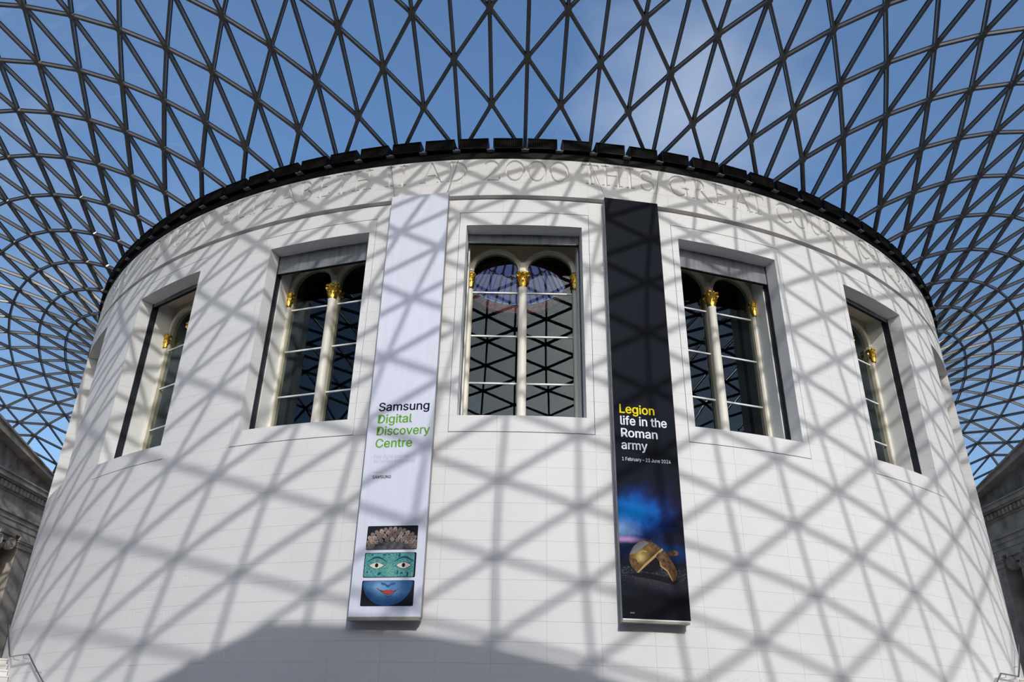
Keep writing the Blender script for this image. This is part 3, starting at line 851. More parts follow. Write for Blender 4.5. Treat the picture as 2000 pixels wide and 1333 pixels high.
mb = MB()
for k in range(20):
    sector(mb, 20.6, 22.19, k * 18 - 9, k * 18 + 9, 19.275, 19.34, 9)
    sector(mb, 21.75, 22.20, k * 18 - 9, k * 18 + 9, 19.34, 19.56, 9)
    sector(mb, 21.2, 21.6, k * 18 - 9, k * 18 + 9, 19.5, 20.0, 9)
at_ring(mb.build('gutter', M['black'], ring))
for i in range(-22, 22):
    ac = 1.5 + 3 * i
    lf = local(ac)
    hw = 22.3 * R(1.29)
    mb = MB()
    def bx(u0, u1, v0, v1, z0, z1, mi=0, m=None):
        (m or mb).hexa([lf(u, v, z) for z in (z0, z1) for u, v in ((u0, v0), (u1, v0), (u1, v1), (u0, v1))][::1], mi)
    for z0, z1 in ((19.62, 19.645), (20.03, 20.055)):
        bx(-hw, hw, 21.95, 22.34, z0, z1)
    bx(-hw, -hw + .03, 21.95, 22.34, 19.64, 20.035); bx(hw - .03, hw, 21.95, 22.34, 19.64, 20.035)
    bx(-hw, hw, 21.93, 21.96, 19.62, 20.055)
    bxo = at_ring(mb.build('louvre_box', M['black'], ring, fix=True))
    fm = MB()
    for q in range(24):
        u = -hw + .05 + (2 * hw - .1) * q / 23
        bx(u - .006, u + .006, 22.15, 22.32, 19.645, 20.03, 0, fm)
    fm.build('fins', M['fin'], bxo, fix=True)
    bm_ = MB()
    lf2 = local(ac + 1.5)
    bm_.hexa([lf2(u, v, z) for z in (19.58, 19.70) for u, v in ((-.05, 21.95), (.05, 21.95), (.05, 22.26), (-.05, 22.26))])
    bm_.hexa([lf2(u, v, z) for z in (19.575, 19.60) for u, v in ((-.13, 22.0), (.13, 22.0), (.13, 22.33), (-.13, 22.33))])
    at_ring(bm_.build('bracket', M['bracket'], ring, fix=True))


# ------------------------------------------------------------------ tall windows in the drum
V0, Z0 = 21.0, 9.99              # local origin of a window: u sideways, y = -(v - V0), z - Z0


def lv(u, v, z):
    return (u, -(v - V0), z - Z0)


def lbox(mb, u0, u1, v0, v1, z0, z1, mi=0):
    mb.box(u0, u1, -(v1 - V0), -(v0 - V0), z0 - Z0, z1 - Z0, mi)


US, UR, RA, ZS = 0.885, 1.635, 0.75, 15.67        # light centre, outer edge, arch radius, springing
BARS = (11.64, 13.29, 14.90)
ZC = 16.73


def arch_pts(c, r, n=20):
    return [(c + r * cos(pi * i / n), ZS + r * sin(pi * i / n)) for i in range(n + 1)]


def m_wall():
    mb = MB()
    vf, vb = 20.80, 20.55
    lbox(mb, -0.135, 0.135, vb, vf, Z0, ZS)
    for s in (-1, 1):
        lbox(mb, *sorted((s * UR, s * 1.80)), vb, vf, Z0, ZS)
        ap = arch_pts(s * US, RA)
        lo = s * US - RA - (0.135 if s > 0 else 0.165); hi = s * US + RA + (0.165 if s > 0 else 0.135)
        lo, hi = min(lo, hi), max(lo, hi)
        outer = []
        n = len(ap) - 1
        for i, (u, z) in enumerate(ap):
            t = pi * i / n
            cx, cz = cos(t), sin(t)
            k = 1e9
            if cx > 1e-6: k = min(k, (hi - s * US) / cx)
            if cx < -1e-6: k = min(k, (lo - s * US) / cx)
            if cz > 1e-6: k = min(k, (ZC - ZS) / cz)
            outer.append((s * US + k * cx, ZS + k * cz))
        for i in range(n):
            q = [ap[i], outer[i], outer[i + 1], ap[i + 1]]
            mb.prism(q, lambda u, z, d: lv(u, d, z), vb, vf)
            # corner fill
            a, b = outer[i], outer[i + 1]
            if abs(a[0] - b[0]) > 1e-4 and abs(a[1] - b[1]) > 1e-4:
                cpt = (hi if a[0] > s * US else lo, ZC)
                mb.prism([a, cpt, b], lambda u, z, d: lv(u, d, z), vb, vf)
    return mb


def m_archivolt(s):
    mb = MB()
    for r0, r1, v1 in ((RA - .015, RA + .045, 20.83), (RA + .045, RA + .105, 20.855), (RA + .105, RA + .135, 20.83)):
        a, b = arch_pts(s * US, r0, 28), arch_pts(s * US, r1, 28)
        for i in range(28):
            mb.prism([a[i], b[i], b[i + 1], a[i + 1]], lambda u, z, d: lv(u, d, z), 20.79, v1)
    return mb


def m_shaft(u, r, v):
    mb = MB()
    mb.lathe([(r * 1.35, 0), (r * 1.35, .10), (r * 1.15, .13), (r * 1.25, .2), (r * 1.02, .25), (r, .32), (r, 2.2), (r * .94, 4.92), (r * 1.0, 4.95), (r * 1.0, 5.0), (r * .9, 5.02)], (u, -(v - V0), 0), 20)
    return mb


def m_capital(u, v, r, half=False):
    mb = MB()
    c = (u, -(v - V0), 15.0 - Z0)
    mb.lathe([(r * 1.12, 0), (r * 1.15, .025), (r * .95, .05), (r * .95, .30), (r * 1.25, .42), (r * 1.5, .47), (r * 1.5, .48), (0.001, .48)], c, 16)
    def leaf(a, z0, h, w, out, curl):
        n = 6
        pts = []
        for i in range(n + 1):
            t = i / n
            rr = r * 1.02 + out * t * t
            zz = z0 + h * min(t * 1.15, 1) - (curl * (t - .8) / .2 if t > .8 else 0)
            ww = w * (0.75 + .6 * t - 1.25 * t ** 3) + .008
            for sg in (-1, 0, 1):
                aa = a + sg * ww / rr
                r2 = rr + (0.022 if sg == 0 else 0)
                pts.append((c[0] + r2 * cos(aa), c[1] + r2 * sin(aa), c[2] + zz))
        b = [(x + (c[0] - x) * .12, y + (c[1] - y) * .12, z) for x, y, z in pts]
        f = []
        for i in range(n):
            for q in range(2):
                f.append((3 * i + q, 3 * i + q + 1, 3 * i + q + 4, 3 * i + q + 3))
        mb.add(pts, f); mb.add(b, [t_[::-1] for t_ in f])
    for k in range(8):
        leaf(2 * pi * k / 8, .04, .20, r * .40, r * .50, .05)
        leaf(2 * pi * (k + .5) / 8, .10, .27, r * .36, r * .62, .06)
    for k in range(4):           # corner scrolls under the abacus
        a = pi / 4 + k * pi / 2
        pts = []
        for i in range(22):
            t = i / 21
            th = -pi / 2 + t * 3.2 * pi
            rad = r * .36 * (1 - .75 * t)
            d = r * 1.62 + rad * cos(th)
            z = .385 + rad * sin(th)
            pts.append((c[0] + d * cos(a), c[1] + d * sin(a), c[2] + z))
        mb.tube([(c[0] + r * 1.05 * cos(a), c[1] + r * 1.05 * sin(a), c[2] + .2)] + pts, r * .13, 6)
    ab = []                      # concave abacus
    for k in range(4):
        a0 = pi / 4 + k * pi / 2
        for t in (-.12, .12, .5, .78):
            a = a0 + t * pi / 2 if t < .2 else a0 + t * pi / 2 * 1.0
            d = r * (2.05 if t < .2 else 1.45)
            ab.append((d * cos(a), d * sin(a)))
    mb.prism(ab, lambda x, y, d: (c[0] + x, c[1] + y, c[2] + d), .475, .535)
    for k in range(4):           # flower in the middle of each side
        a = k * pi / 2
        x, y = c[0] + r * 1.5 * cos(a), c[1] + r * 1.5 * sin(a)
        mb.lathe([(.001, -.045), (.04, -.02), (.045, .01), (.025, .045), (.001, .055)], (x, y, c[2] + .50), 8)
    return mb


def pane_poly(s, k):
    a, b = (s * 0.14, s * (UR - .005)) if s > 0 else (s * (UR - .005), s * 0.14)
    zs = [Z0 + .03] + list(BARS)
    if k < 3:
        return [(a, zs[k] + .02), (b, zs[k] + .02), (b, zs[k + 1] - .02), (a, zs[k + 1] - .02)]
    return [(a, BARS[2] + .02), (b, BARS[2] + .02)] + arch_pts(s * US, RA - .012, 18)


WM = {}
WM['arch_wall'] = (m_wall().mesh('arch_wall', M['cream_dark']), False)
for s in (-1, 1):
    WM['archivolt%d' % s] = m_archivolt(s).mesh('archivolt', M['cream'])
WM['shaft'] = m_shaft(0, .145, 20.86).mesh('column', M['cream'], True)
WM['cap'] = m_capital(0, 20.86, .135).mesh('capital', M['gold'], True)
for s in (-1, 1):
    WM['hshaft%d' % s] = m_shaft(s * 1.715, .055, 20.80).mesh('half_column', M['cream'], True)
    WM['hcap%d' % s] = m_capital(s * 1.72, 20.82, .085).mesh('half_capital', M['gold'], True)
    b = MB(); lbox(b, *sorted((s * 1.755, s * 1.96)), 20.5, 21.40, Z0, ZC); WM['jamb%d' % s] = b.mesh('jamb_lining', M['white_paint'])
    b = MB(); lbox(b, *sorted((s * 1.795, s * 1.96)), 21.40, 21.645, Z0 - .002, ZHEAD + .2)
    WM['track%d' % s] = b.mesh('blind_track', M['track'])
    for k in range(3):
        b = MB(); lbox(b, *sorted((s * .13, s * UR)), 20.655, 20.715, BARS[k] - .024, BARS[k] + .024); WM['bar%d%d' % (s, k)] = b.mesh('glazing_bar', M['white_paint'])
b = MB(); lbox(b, -.12, .12, 20.78, 20.93, 15.53, 15.60); lbox(b, -.10, .10, 20.78, 20.90, 15.60, 15.98); lbox(b, -.065, .065, 20.9, 20.915, 15.63, 15.95); WM['impost'] = b.mesh('impost_block', M['cream'])
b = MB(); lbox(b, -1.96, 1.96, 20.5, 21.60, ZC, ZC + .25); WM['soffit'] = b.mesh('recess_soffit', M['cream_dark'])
b = MB(); lbox(b, -1.96, 1.96, 20.4, 21.66, Z0 - .35, Z0 - .005); WM['sill'] = b.mesh('inner_sill', M['stone'])
DROP = {-54: 16.22, -36: 16.42, -18: 15.86, 0: 16.23, 18: 15.86, 36: 16.42, 54: 16.22}
PLACE = {-54: 'at the far left edge of the drum', -36: 'second from the left edge of the drum', -18: 'left of the white banner', 0: 'between the white and the black banner', 18: 'right of the black banner', 36: 'second from the right edge of the drum', 54: 'at the far right edge of the drum'}
for wi, w in enumerate(WINS):
    root = empty('window_%d' % (wi + 1), local(w)(0, V0, Z0), 'tall window with twin arches and gilded column capitals, ' + PLACE[w], 'window', 'structure', 'tall windows round the drum')
    root.rotation_euler = (0, 0, R(w))
    link('arch_wall', WM['arch_wall'][0], root)
    col_ = link('column', WM['shaft'], root); link('capital', WM['cap'], col_)
    link('impost_block', WM['impost'], root)
    link('recess_soffit', WM['soffit'], root); link('inner_sill', WM['sill'], root)
    for s in (-1, 1):
        link('archivolt', WM['archivolt%d' % s], root)
        hc = link('half_column', WM['hshaft%d' % s], root); link('half_capital', WM['hcap%d' % s], hc)
        link('jamb_lining', WM['jamb%d' % s], root); link('blind_track', WM['track%d' % s], root)
        for k in range(3):
            link('glazing_bar', WM['bar%d%d' % (s, k)], root)
        for k in range(4):
            b = MB()
            tx, tz = random.gauss(0, .0016), random.gauss(0, .0016)
            pp = pane_poly(s, k)
            cu = sum(p[0] for p in pp) / len(pp); cz = sum(p[1] for p in pp) / len(pp)
            b.prism(pp, lambda u, z, d: lv(u, d + (u - cu) * tx + (z - cz) * tz, z), 20.675, 20.687)
            b.build('window_pane', M['pane'], root, fix=True)
    b = MB(); lbox(b, -1.80, 1.80, 21.56, 21.62, DROP[w], ZHEAD + .03)
    bl = b.build('roller_blind', M['blind'], root)
    b = MB(); lbox(b, -1.80, 1.80, 21.54, 21.625, DROP[w] - .035, DROP[w]); b.build('blind_bar', M['black'], bl)

# ------------------------------------------------------------------ dome of the reading room seen through the glass
dome = empty('ceiling_dome', (0, 0, 17.0), 'dim domed ceiling with a glazed oculus seen through the middle window', 'ceiling', 'structure')


def zoff(o, z=17.0):
    o.location = (0, 0, -z); return o


mb = MB()
prof = [(20.5, 17.0), (20.46, 17.3)] + [(3.25 + 17.21 * cos(t), 17.3 + 10.0 * sin(t)) for t in np.linspace(0.02, pi / 2, 24)]
mb.lathe(prof, n=80)
mb.lathe([(r + .25, z + .35) for r, z in prof[2:]], n=80)
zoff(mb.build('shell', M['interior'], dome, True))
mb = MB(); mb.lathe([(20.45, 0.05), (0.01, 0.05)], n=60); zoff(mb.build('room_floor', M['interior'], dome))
mb = MB(); mb.lathe([(3.6, 27.35), (3.5, 27.25), (3.2, 27.2), (3.02, 27.28), (3.0, 27.36), (3.04, 27.42), (3.06, 27.62), (3.02, 27.68), (3.1, 27.8), (3.14, 28.0)], n=80)
cr = zoff(mb.build('copper_ring', M['copper'], dome, True))
mb = MB()
for i in range(70):
    a = 2 * pi * i / 70
    pts = [(3.035 * cos(a) + .105 * cos(t) * -sin(a), 3.035 * sin(a) + .105 * cos(t) * cos(a), 27.52 + .085 * sin(t)) for t in np.linspace(0, 2 * pi, 9)]
    mb.tube(pts, .018, 4, cap=False)
zo = mb.build('guilloche', M['copper'], cr)
ocr = lambda t: 3.1 - 2.6 * t
ocz = lambda t: 27.98 + 3.2 * math.sin(t * pi / 2 * .95)
NSEG = 20
for k in range(NSEG):
    a = 2 * pi * (k + .5) / NSEG
    mb = MB(); mb.tube([(ocr(t) * cos(a), ocr(t) * sin(a), ocz(t)) for t in np.linspace(0, 1, 9)], .075, 6)
    zoff(mb.build('oculus_rib', M['oculus_rib'], dome))
    a2 = 2 * pi * (k + 1.0) / NSEG
    mb = MB()
    for t0 in (.34, .68):
        pts = [(ocr(t0 + d) * cos(a + f * 2 * pi / NSEG), ocr(t0 + d) * sin(a + f * 2 * pi / NSEG), ocz(t0 + d)) for f, d in ((0, .05), (.25, 0), (.75, 0), (1, .05))]
        mb.tube(pts, .045, 5)
    mb.tube([(ocr(t) * cos(a2), ocr(t) * sin(a2), ocz(t)) for t in np.linspace(0, .34, 5)], .035, 5)
    zoff(mb.build('oculus_bar', M['oculus_rib'], dome))
    mb = MB()
    T_ = np.linspace(0, 1, 8)
    vs_ = []
    for t in T_:
        for d in (0, .02):
            for aa in (a, a + 2 * pi / NSEG):
                vs_.append((ocr(t) * cos(aa), ocr(t) * sin(aa), ocz(t) + .03 + d))
    fs = []
    for i in range(7):
        q = 4 * i
        fs += [(q, q + 1, q + 5, q + 4), (q + 2, q + 6, q + 7, q + 3), (q, q + 4, q + 6, q + 2), (q + 1, q + 3, q + 7, q + 5)]
    mb.add(vs_, fs)
    zoff(mb.build('oculus_pane', M['oculus_glass'], dome))
mb = MB(); mb.lathe([(.55, 31.1), (.55, 31.3), (.3, 31.6), (.01, 31.65)], n=16); zoff(mb.build('oculus_cap', M['oculus_rib'], dome))


# ------------------------------------------------------------------ banners
def flat(name, color, rough=0.55):
    return mat(name, color, rough, spec=0.04)


VB = 22.5
M['bn_white'] = mat('white_banner', (0.74, 0.765, 0.88), 0.5, noise=(1.2, 0.03, 4, (6, 6, .25)), spec=0.3)
M['bn_side'] = mat('banner_side', (0.30, 0.30, 0.31), 0.5)
M['bn_olive'] = mat('banner_bottom_bar', (0.33, 0.31, 0.26), 0.5)
M['ink'] = flat('navy_ink', (0.010, 0.012, 0.028))
M['green'] = flat('green_ink', (0.150, 0.42, 0.045))
M['pale_ink'] = flat('pale_grey_ink', (0.42, 0.43, 0.52))
M['yellow'] = flat('yellow_ink', (0.93, 0.74, 0.015))
M['white_ink'] = flat('white_ink', (0.86, 0.87, 0.93))


def blobs(name, base, items, noise=None):
    """printed picture: soft colour spots ((u, z), (ru, rz), colour, strength) over a base, in banner coordinates."""
    m = bpy.data.materials.new(name); m.use_nodes = True
    t = m.node_tree; b = t.nodes['Principled BSDF']; b.inputs['Roughness'].default_value = .45
    b.inputs['Specular IOR Level'].default_value = .02
    tcn = t.nodes.new('ShaderNodeTexCoord')
    nzn = t.nodes.new('ShaderNodeTexNoise'); nzn.inputs['Scale'].default_value = 2.6; nzn.inputs['Detail'].default_value = 5
    t.links.new(tcn.outputs['Object'], nzn.inputs['Vector'])
    cur = None
    for (u, z), (ru, rz), colr, st in items:
        mpn = t.nodes.new('ShaderNodeMapping'); mpn.vector_type = 'POINT'
        mpn.inputs['Location'].default_value = (-u / ru, 0, -z / rz)
        mpn.inputs['Scale'].default_value = (1 / ru, 0, 1 / rz)
        t.links.new(tcn.outputs['Object'], mpn.inputs['Vector'])
        ln = t.nodes.new('ShaderNodeVectorMath'); ln.operation = 'LENGTH'
        t.links.new(mpn.outputs['Vector'], ln.inputs[0])
        ad = t.nodes.new('ShaderNodeMath'); ad.operation = 'MULTIPLY_ADD'
        t.links.new(nzn.outputs['Fac'], ad.inputs[0]); ad.inputs[1].default_value = 0.9
        t.links.new(ln.outputs['Value'], ad.inputs[2])
        mr = t.nodes.new('ShaderNodeMapRange'); mr.interpolation_type = 'SMOOTHSTEP'
        mr.inputs['From Min'].default_value = 1.45; mr.inputs['From Max'].default_value = 0.35
        mr.inputs['To Min'].default_value = 0; mr.inputs['To Max'].default_value = st
        t.links.new(ad.outputs[0], mr.inputs['Value'])
        mx = t.nodes.new('ShaderNodeMix'); mx.data_type = 'RGBA'
        t.links.new(mr.outputs['Result'], mx.inputs['Factor'])
        if cur is None: mx.inputs['A'].default_value = (*base, 1)
        else: t.links.new(cur, mx.inputs['A'])
        mx.inputs['B'].default_value = (*colr, 1)
        cur = mx.outputs['Result']
    t.links.new(cur, b.inputs['Base Color'])
    return m


def banner(az, u0, u1, z0, z1, label, face, bottom, trim):
    root = empty('banner', local(az)(0, VB, z0), label, 'banner')
    root.rotation_euler = (0, 0, R(az))
    mb = MB(); mb.box(u0, u1, 0, .018, 0, z1 - z0)
    sheet = mb.build('banner_sheet', face, root)
    mb = MB()
    mb.box(u0, u0 + .02, .018, .20, 0, z1 - z0); mb.box(u1 - .02, u1, .018, .20, 0, z1 - z0)
    mb.box(u0, u1, .18, .20, 0, z1 - z0); mb.box(u0, u1, .018, .20, z1 - z0 - .03, z1 - z0)
    mb.build('banner_frame', M['bn_side'], root)
    mb = MB(); mb.box(u0 - .01, u1 - .03, -.005, .22, -.075, -.005); mb.build('bottom_bar', bottom, root)
    mb = MB(); mb.box(u0, u1 + .01, -.008, .03, -.02, .012); mb.build('bottom_trim', trim, root)
    for uc, azc in ((u0 + .06, -11.9 if az < 0 else 5.66), (u1 - .06, -5.8 if az < 0 else 12.0)):
        ai = R(az)
        def tol(p):
            d = Vector(p) - root.location
            return (d.x * cos(ai) + d.y * sin(ai), -d.x * sin(ai) + d.y * cos(ai), d.z)
        mb = MB(); mb.tube([tol(cylp(22.215, R(azc), 19.3)), (uc, .05, z1 - z0)], .009, 6)
        mb.build('suspension_cable', M['cable'], root)
    return root, sheet, z0


def line(root, zb, body, u0, u1, z, cap, m, name='lettering', bold=0.0, dep=.003):
    me = text_mesh(body, 1.0, min(bold, 0))
    xs = [v.co.x for v in me.vertices]
    x0, x1 = min(xs), max(xs)
    sx = (u1 - u0) / (x1 - x0)
    sz = cap / CAPH
    for v in me.vertices:
        v.co = (u0 + (v.co.x - x0) * sx, -dep, z - zb + v.co.y * sz)
    # one object for each word
    pl = sorted(me.polygons, key=lambda f: min(me.vertices[i].co.x for i in f.vertices))
    words, right = [], -9
    for f in pl:
        x = [me.vertices[i].co.x for i in f.vertices]
        if min(x) - right > .19 * cap: words.append([])
        words[-1].append([tuple(me.vertices[i].co) for i in f.vertices])
        right = max(right, max(x))
    # heavier weight: the same outlines printed again a hair to each side
    shifts = [(0, 0)] + ([(bold, 0), (-bold, 0), (0, bold * .7), (0, -bold * .7)] if bold > 0 else [])
    for wd in words:
        mb = MB()
        for k, (du, dz_) in enumerate(shifts):
            for pts in wd:
                mb.add([(x + du * sx * .5, y - .0003 * k, z_ + dz_ * sz * .5) for x, y, z_ in pts], [tuple(range(len(pts)))])
        mb.build(name, m, root)
    bpy.data.meshes.remove(me)


def poly(root, zb, name, pts, m, dep, parent=None, thick=.0012):
    mb = MB()
    mb.prism(pts, lambda u, z, d: (u, -d, z - zb), dep, dep + thick)
    return mb.build(name, m, parent or root, fix=True)


def rrect(u0, u1, z0, z1, r=.035):
    p = []
    for cx, cz, a in ((u1 - r, z0 + r, -90), (u1 - r, z1 - r, 0), (u0 + r, z1 - r, 90), (u0 + r, z0 + r, 180)):
        p += [(cx + r * cos(R(a + 18 * i)), cz + r * sin(R(a + 18 * i))) for i in range(6)]
    return p


wb, ws, wz = banner(-9, -.845, 1.05, 4.44, 17.66, 'tall white banner with green lettering and three face pictures', M['bn_white'], M['bn_olive'], M['bn_olive'])
line(wb, wz, 'Samsung', -.57, .90, 10.06, .25, M['ink'], bold=.03)
line(wb, wz, 'Digital', -.565, .42, 9.69, .25, M['green'], bold=.03)
line(wb, wz, 'Discovery', -.565, .96, 9.33, .25, M['green'], bold=.03)
line(wb, wz, 'Centre', -.565, .48, 8.965, .25, M['green'], bold=.03)
line(wb, wz, 'Free digital activities', -.57, .44, 8.645, .11, M['pale_ink'], bold=-.012)
line(wb, wz, 'for families and schools', -.565, .60, 8.505, .11, M['pale_ink'], bold=-.012)
line(wb, wz, 'Sponsored by', -.56, -.29, 8.23, .035, M['pale_ink'])
line(wb, wz, 'SAMSUNG', -.56, -.04, 8.07, .085, M['ink'], bold=.03)
M['screen_dark'] = flat('dark_print', (0.020, 0.021, 0.030))
M['bezel'] = flat('bezel_print', (0.010, 0.011, 0.014))
M['curl_a'] = flat('curl_light', (0.42, 0.33, 0.29)); M['curl_b'] = flat('curl_mid', (0.25, 0.19, 0.17)); M['curl_c'] = flat('curl_dark', (0.10, 0.075, 0.07))
M['iron'] = mat('grey_cap_print', (0.09, 0.09, 0.10), .5, noise=(9, .6, 4), spec=.04)
M['eye_white'] = flat('eye_white', (0.75, 0.72, 0.62)); M['pupil'] = flat('pupil_print', (0.02, 0.012, 0.008))
M['lip'] = flat('lip_red', (0.62, 0.09, 0.05)); M['lip_line'] = flat('lip_line', (0.25, 0.03, 0.03))


def turquoise():
    m = bpy.data.materials.new('turquoise_print'); m.use_nodes = True
    t = m.node_tree; b = t.nodes['Principled BSDF']; b.inputs['Roughness'].default_value = .45
    tcn = t.nodes.new('ShaderNodeTexCoord')
    v = t.nodes.new('ShaderNodeTexVoronoi'); v.inputs['Scale'].default_value = 42
    r = t.nodes.new('ShaderNodeValToRGB')
    el = r.color_ramp.elements
    el[0].color = (0.04, 0.17, 0.19, 1); el[1].color = (0.28, 0.52, 0.42, 1)
    for p_, c_ in ((.3, (.06, .29, .30, 1)), (.6, (.13, .40, .34, 1)), (.8, (.07, .33, .38, 1))):
        e = el.new(p_); e.color = c_
    sp = t.nodes.new('ShaderNodeSeparateColor')
    t.links.new(tcn.outputs['Object'], v.inputs['Vector']); t.links.new(v.outputs['Color'], sp.inputs['Color'])
    t.links.new(sp.outputs['Red'], r.inputs['Fac']); t.links.new(r.outputs['Color'], b.inputs['Base Color'])
    return m


M['turq'] = turquoise()
# picture one: carved stone curls
pc = poly(wb, wz, 'picture', rrect(-.55, .83, 6.13, 6.76), M['screen_dark'], .002)
pc['label'] = 'dark rounded picture of carved stone curls'
poly(wb, wz, 'cap_shape', [(-.42, 6.135)] + [(.14 + .62 * cos(R(a)), 6.10 + .26 * sin(R(a))) for a in range(170, 9, -10)] + [(.76, 6.135)], M['iron'], .0035, pc)
mb = MB(); rnd = random.Random(3)
for row in range(4):
    n = 12 + row * 2
    for i in range(n):
        a = R(176 - 172 * (i + .5 * (row % 2)) / n)
        ru, rz = .58 + .055 * row, .27 + .085 * row
        u, z = .14 + ru * cos(a) + rnd.uniform(-.012, .012), 6.12 + rz * sin(a) + rnd.uniform(-.012, .012)
        if not (-.51 < u < .79 and 6.16 < z < 6.71): continue
        h, w_ = .080, .066
        du, dz = cos(a), sin(a)
        P5 = [(u - dz * w_, z + du * w_ * 0.9), (u - dz * w_ * .5 + du * h, z + du * w_ * .5 + dz * h), (u + du * h * 1.1, z + dz * h * 1.1), (u + dz * w_ * .6 + du * h, z - du * w_ * .5 + dz * h), (u + dz * w_, z - du * w_ * .9), (u - du * h * .6, z - dz * h * .6)]
        d0 = .0050 + .0001 * ((i * 7 + row * 3) % 9)
        mb.prism([(min(max(p[0], -.54), .82), min(max(p[1], 6.14), 6.75)) for p in P5], lambda uu, zz, d: (uu, -d, zz - wz), d0, d0 + .0006, 1 if (i + row) % 3 else 0)
        mb.prism([(u - dz * .014 - du * .02, z + du * .014 - dz * .02), (u + dz * .014 - du * .02, z - du * .014 - dz * .02), (u + du * .03, z + dz * .03)], lambda uu, zz, d: (uu, -d, zz - wz), d0 + .0008, d0 + .0012, 2)
mb.build('curls', [M['curl_a'], M['curl_b'], M['curl_c']], pc, fix=True)
# picture two: turquoise mosaic with two eyes
pc = poly(wb, wz, 'picture', rrect(-.555, .835, 5.42, 6.055), M['bezel'], .002)
pc['label'] = 'rounded picture of turquoise mosaic with two eyes'
poly(wb, wz, 'mosaic', rrect(-.535, .79, 5.435, 6.04), M['turq'], .0035, pc)
M['turq_l'] = mat('mosaic_light', (.16, .41, .34), .45, noise=(30, .35, 3), spec=.04); M['turq_d'] = flat('mosaic_dark', (.02, .10, .12))
poly(wb, wz, 'nose_ridge', [(.05, 5.44), (.30, 5.44), (.22, 5.70), (.17, 5.79), (.12, 5.70)], M['turq_l'], .005, pc)
for uc in (-.21, .51):
    ez = 5.73
    poly(wb, wz, 'brow', [(uc - .26 + .52 * i / 12, ez + .10 + .13 * sin(pi * i / 12)) for i in range(13)] + [(uc + .26 - .52 * i / 12, ez + .08 + .10 * sin(pi * i / 12)) for i in range(13)], M['turq_d'], .0055, pc)
    for sc, mm, dp in ((1.12, M['pupil'], .0062), (1.0, M['eye_white'], .0076)):
        ey = poly(wb, wz, 'eye', [(uc - .2 * sc + .4 * sc * i / 10, ez + .068 * sc * sin(pi * i / 10)) for i in range(11)] + [(uc + .2 * sc - .4 * sc * i / 10, ez - .085 * sc * sin(pi * i / 10)) for i in range(1, 10)], mm, dp, pc)
    poly(wb, wz, 'pupil', [(uc + .045 * cos(2 * pi * i / 14), ez + .055 * sin(2 * pi * i / 14)) for i in range(14)], M['pupil'], .009, pc)
for i, (u, z, a, b_) in enumerate(((-.12, 5.52, .05, .035), (.36, 5.55, .02, .05), (.47, 5.53, .04, .02), (.63, 5.50, .025, .06), (.38, 5.98, .03, .05), (-.02, 6.0, .05, .02), (-.35, 6.0, .03, .02), (.10, 6.01, .025, .015), (-.45, 5.56, .03, .02))):
    poly(wb, wz, 'dark_tessera', [(u - a, z - b_), (u + a * .8, z - b_ * .8), (u + a, z + b_), (u - a * .7, z + b_ * .9)], M['turq_d'], .0052, pc)
# picture three: lower half of a blue face
pc = poly(wb, wz, 'picture', rrect(-.555, .835, 4.71, 5.345), M['screen_dark'], .002)
pc['label'] = 'dark rounded picture of a blue chin with red lips'
M['blue1'] = blobs('blue_face_print', (0.025, 0.085, 0.22), [((.12, 5.22 - wz), (.78, .52), (0.13, 0.31, 0.58), 1.0), ((-.12, 5.2 - wz), (.40, .26), (0.27, 0.49, 0.74), .7)])
poly(wb, wz, 'face', [(-.49, 5.335)] + [(.13 + .66 * cos(R(a)), 5.30 + .585 * sin(R(a))) for a in range(182, 359, 8)] + [(.78, 5.335)], M['blue1'], .0035, pc)
M['blue_d'] = flat('face_shadow_print', (.045, .12, .30))
poly(wb, wz, 'nose', [(-.055, 5.31), (-.04, 5.255), (.0, 5.225), (.05, 5.235), (.09, 5.19), (.14, 5.165), (.19, 5.19), (.23, 5.235), (.29, 5.225), (.33, 5.255), (.345, 5.31), (.29, 5.285), (.22, 5.28), (.17, 5.235), (.11, 5.235), (.06, 5.28), (.0, 5.285)], M['blue_d'], .005, pc)
M['chin_line'] = flat('chin_shade_print', (.03, .09, .23))
poly(wb, wz, 'lip_shadow', [(.03, 4.985), (.16, 4.955), (.29, 4.985), (.25, 4.955), (.16, 4.925), (.07, 4.955)], M['chin_line'], .005, pc)
poly(wb, wz, 'lip_edge', [(-.15, 5.145), (-.135, 5.155), (-.06, 5.105), (.03, 5.088), (.11, 5.105), (.16, 5.095), (.21, 5.105), (.29, 5.088), (.37, 5.105), (.43, 5.155), (.445, 5.145), (.36, 5.075), (.28, 5.02), (.16, 4.99), (.04, 5.02), (-.05, 5.075)], M['lip_line'], .005, pc)
poly(wb, wz, 'lips', [(-.01, 5.07), (.05, 5.078), (.11, 5.092), (.16, 5.082), (.21, 5.092), (.27, 5.078), (.33, 5.07), (.26, 5.028), (.16, 5.005), (.06, 5.028)], M['lip'], .0065, pc)
poly(wb, wz, 'lip_parting', [(-.04, 5.082), (.10, 5.062), (.16, 5.052), (.22, 5.062), (.36, 5.082), (.22, 5.053), (.16, 5.043), (.10, 5.053)], M['lip_line'], .0085, pc)

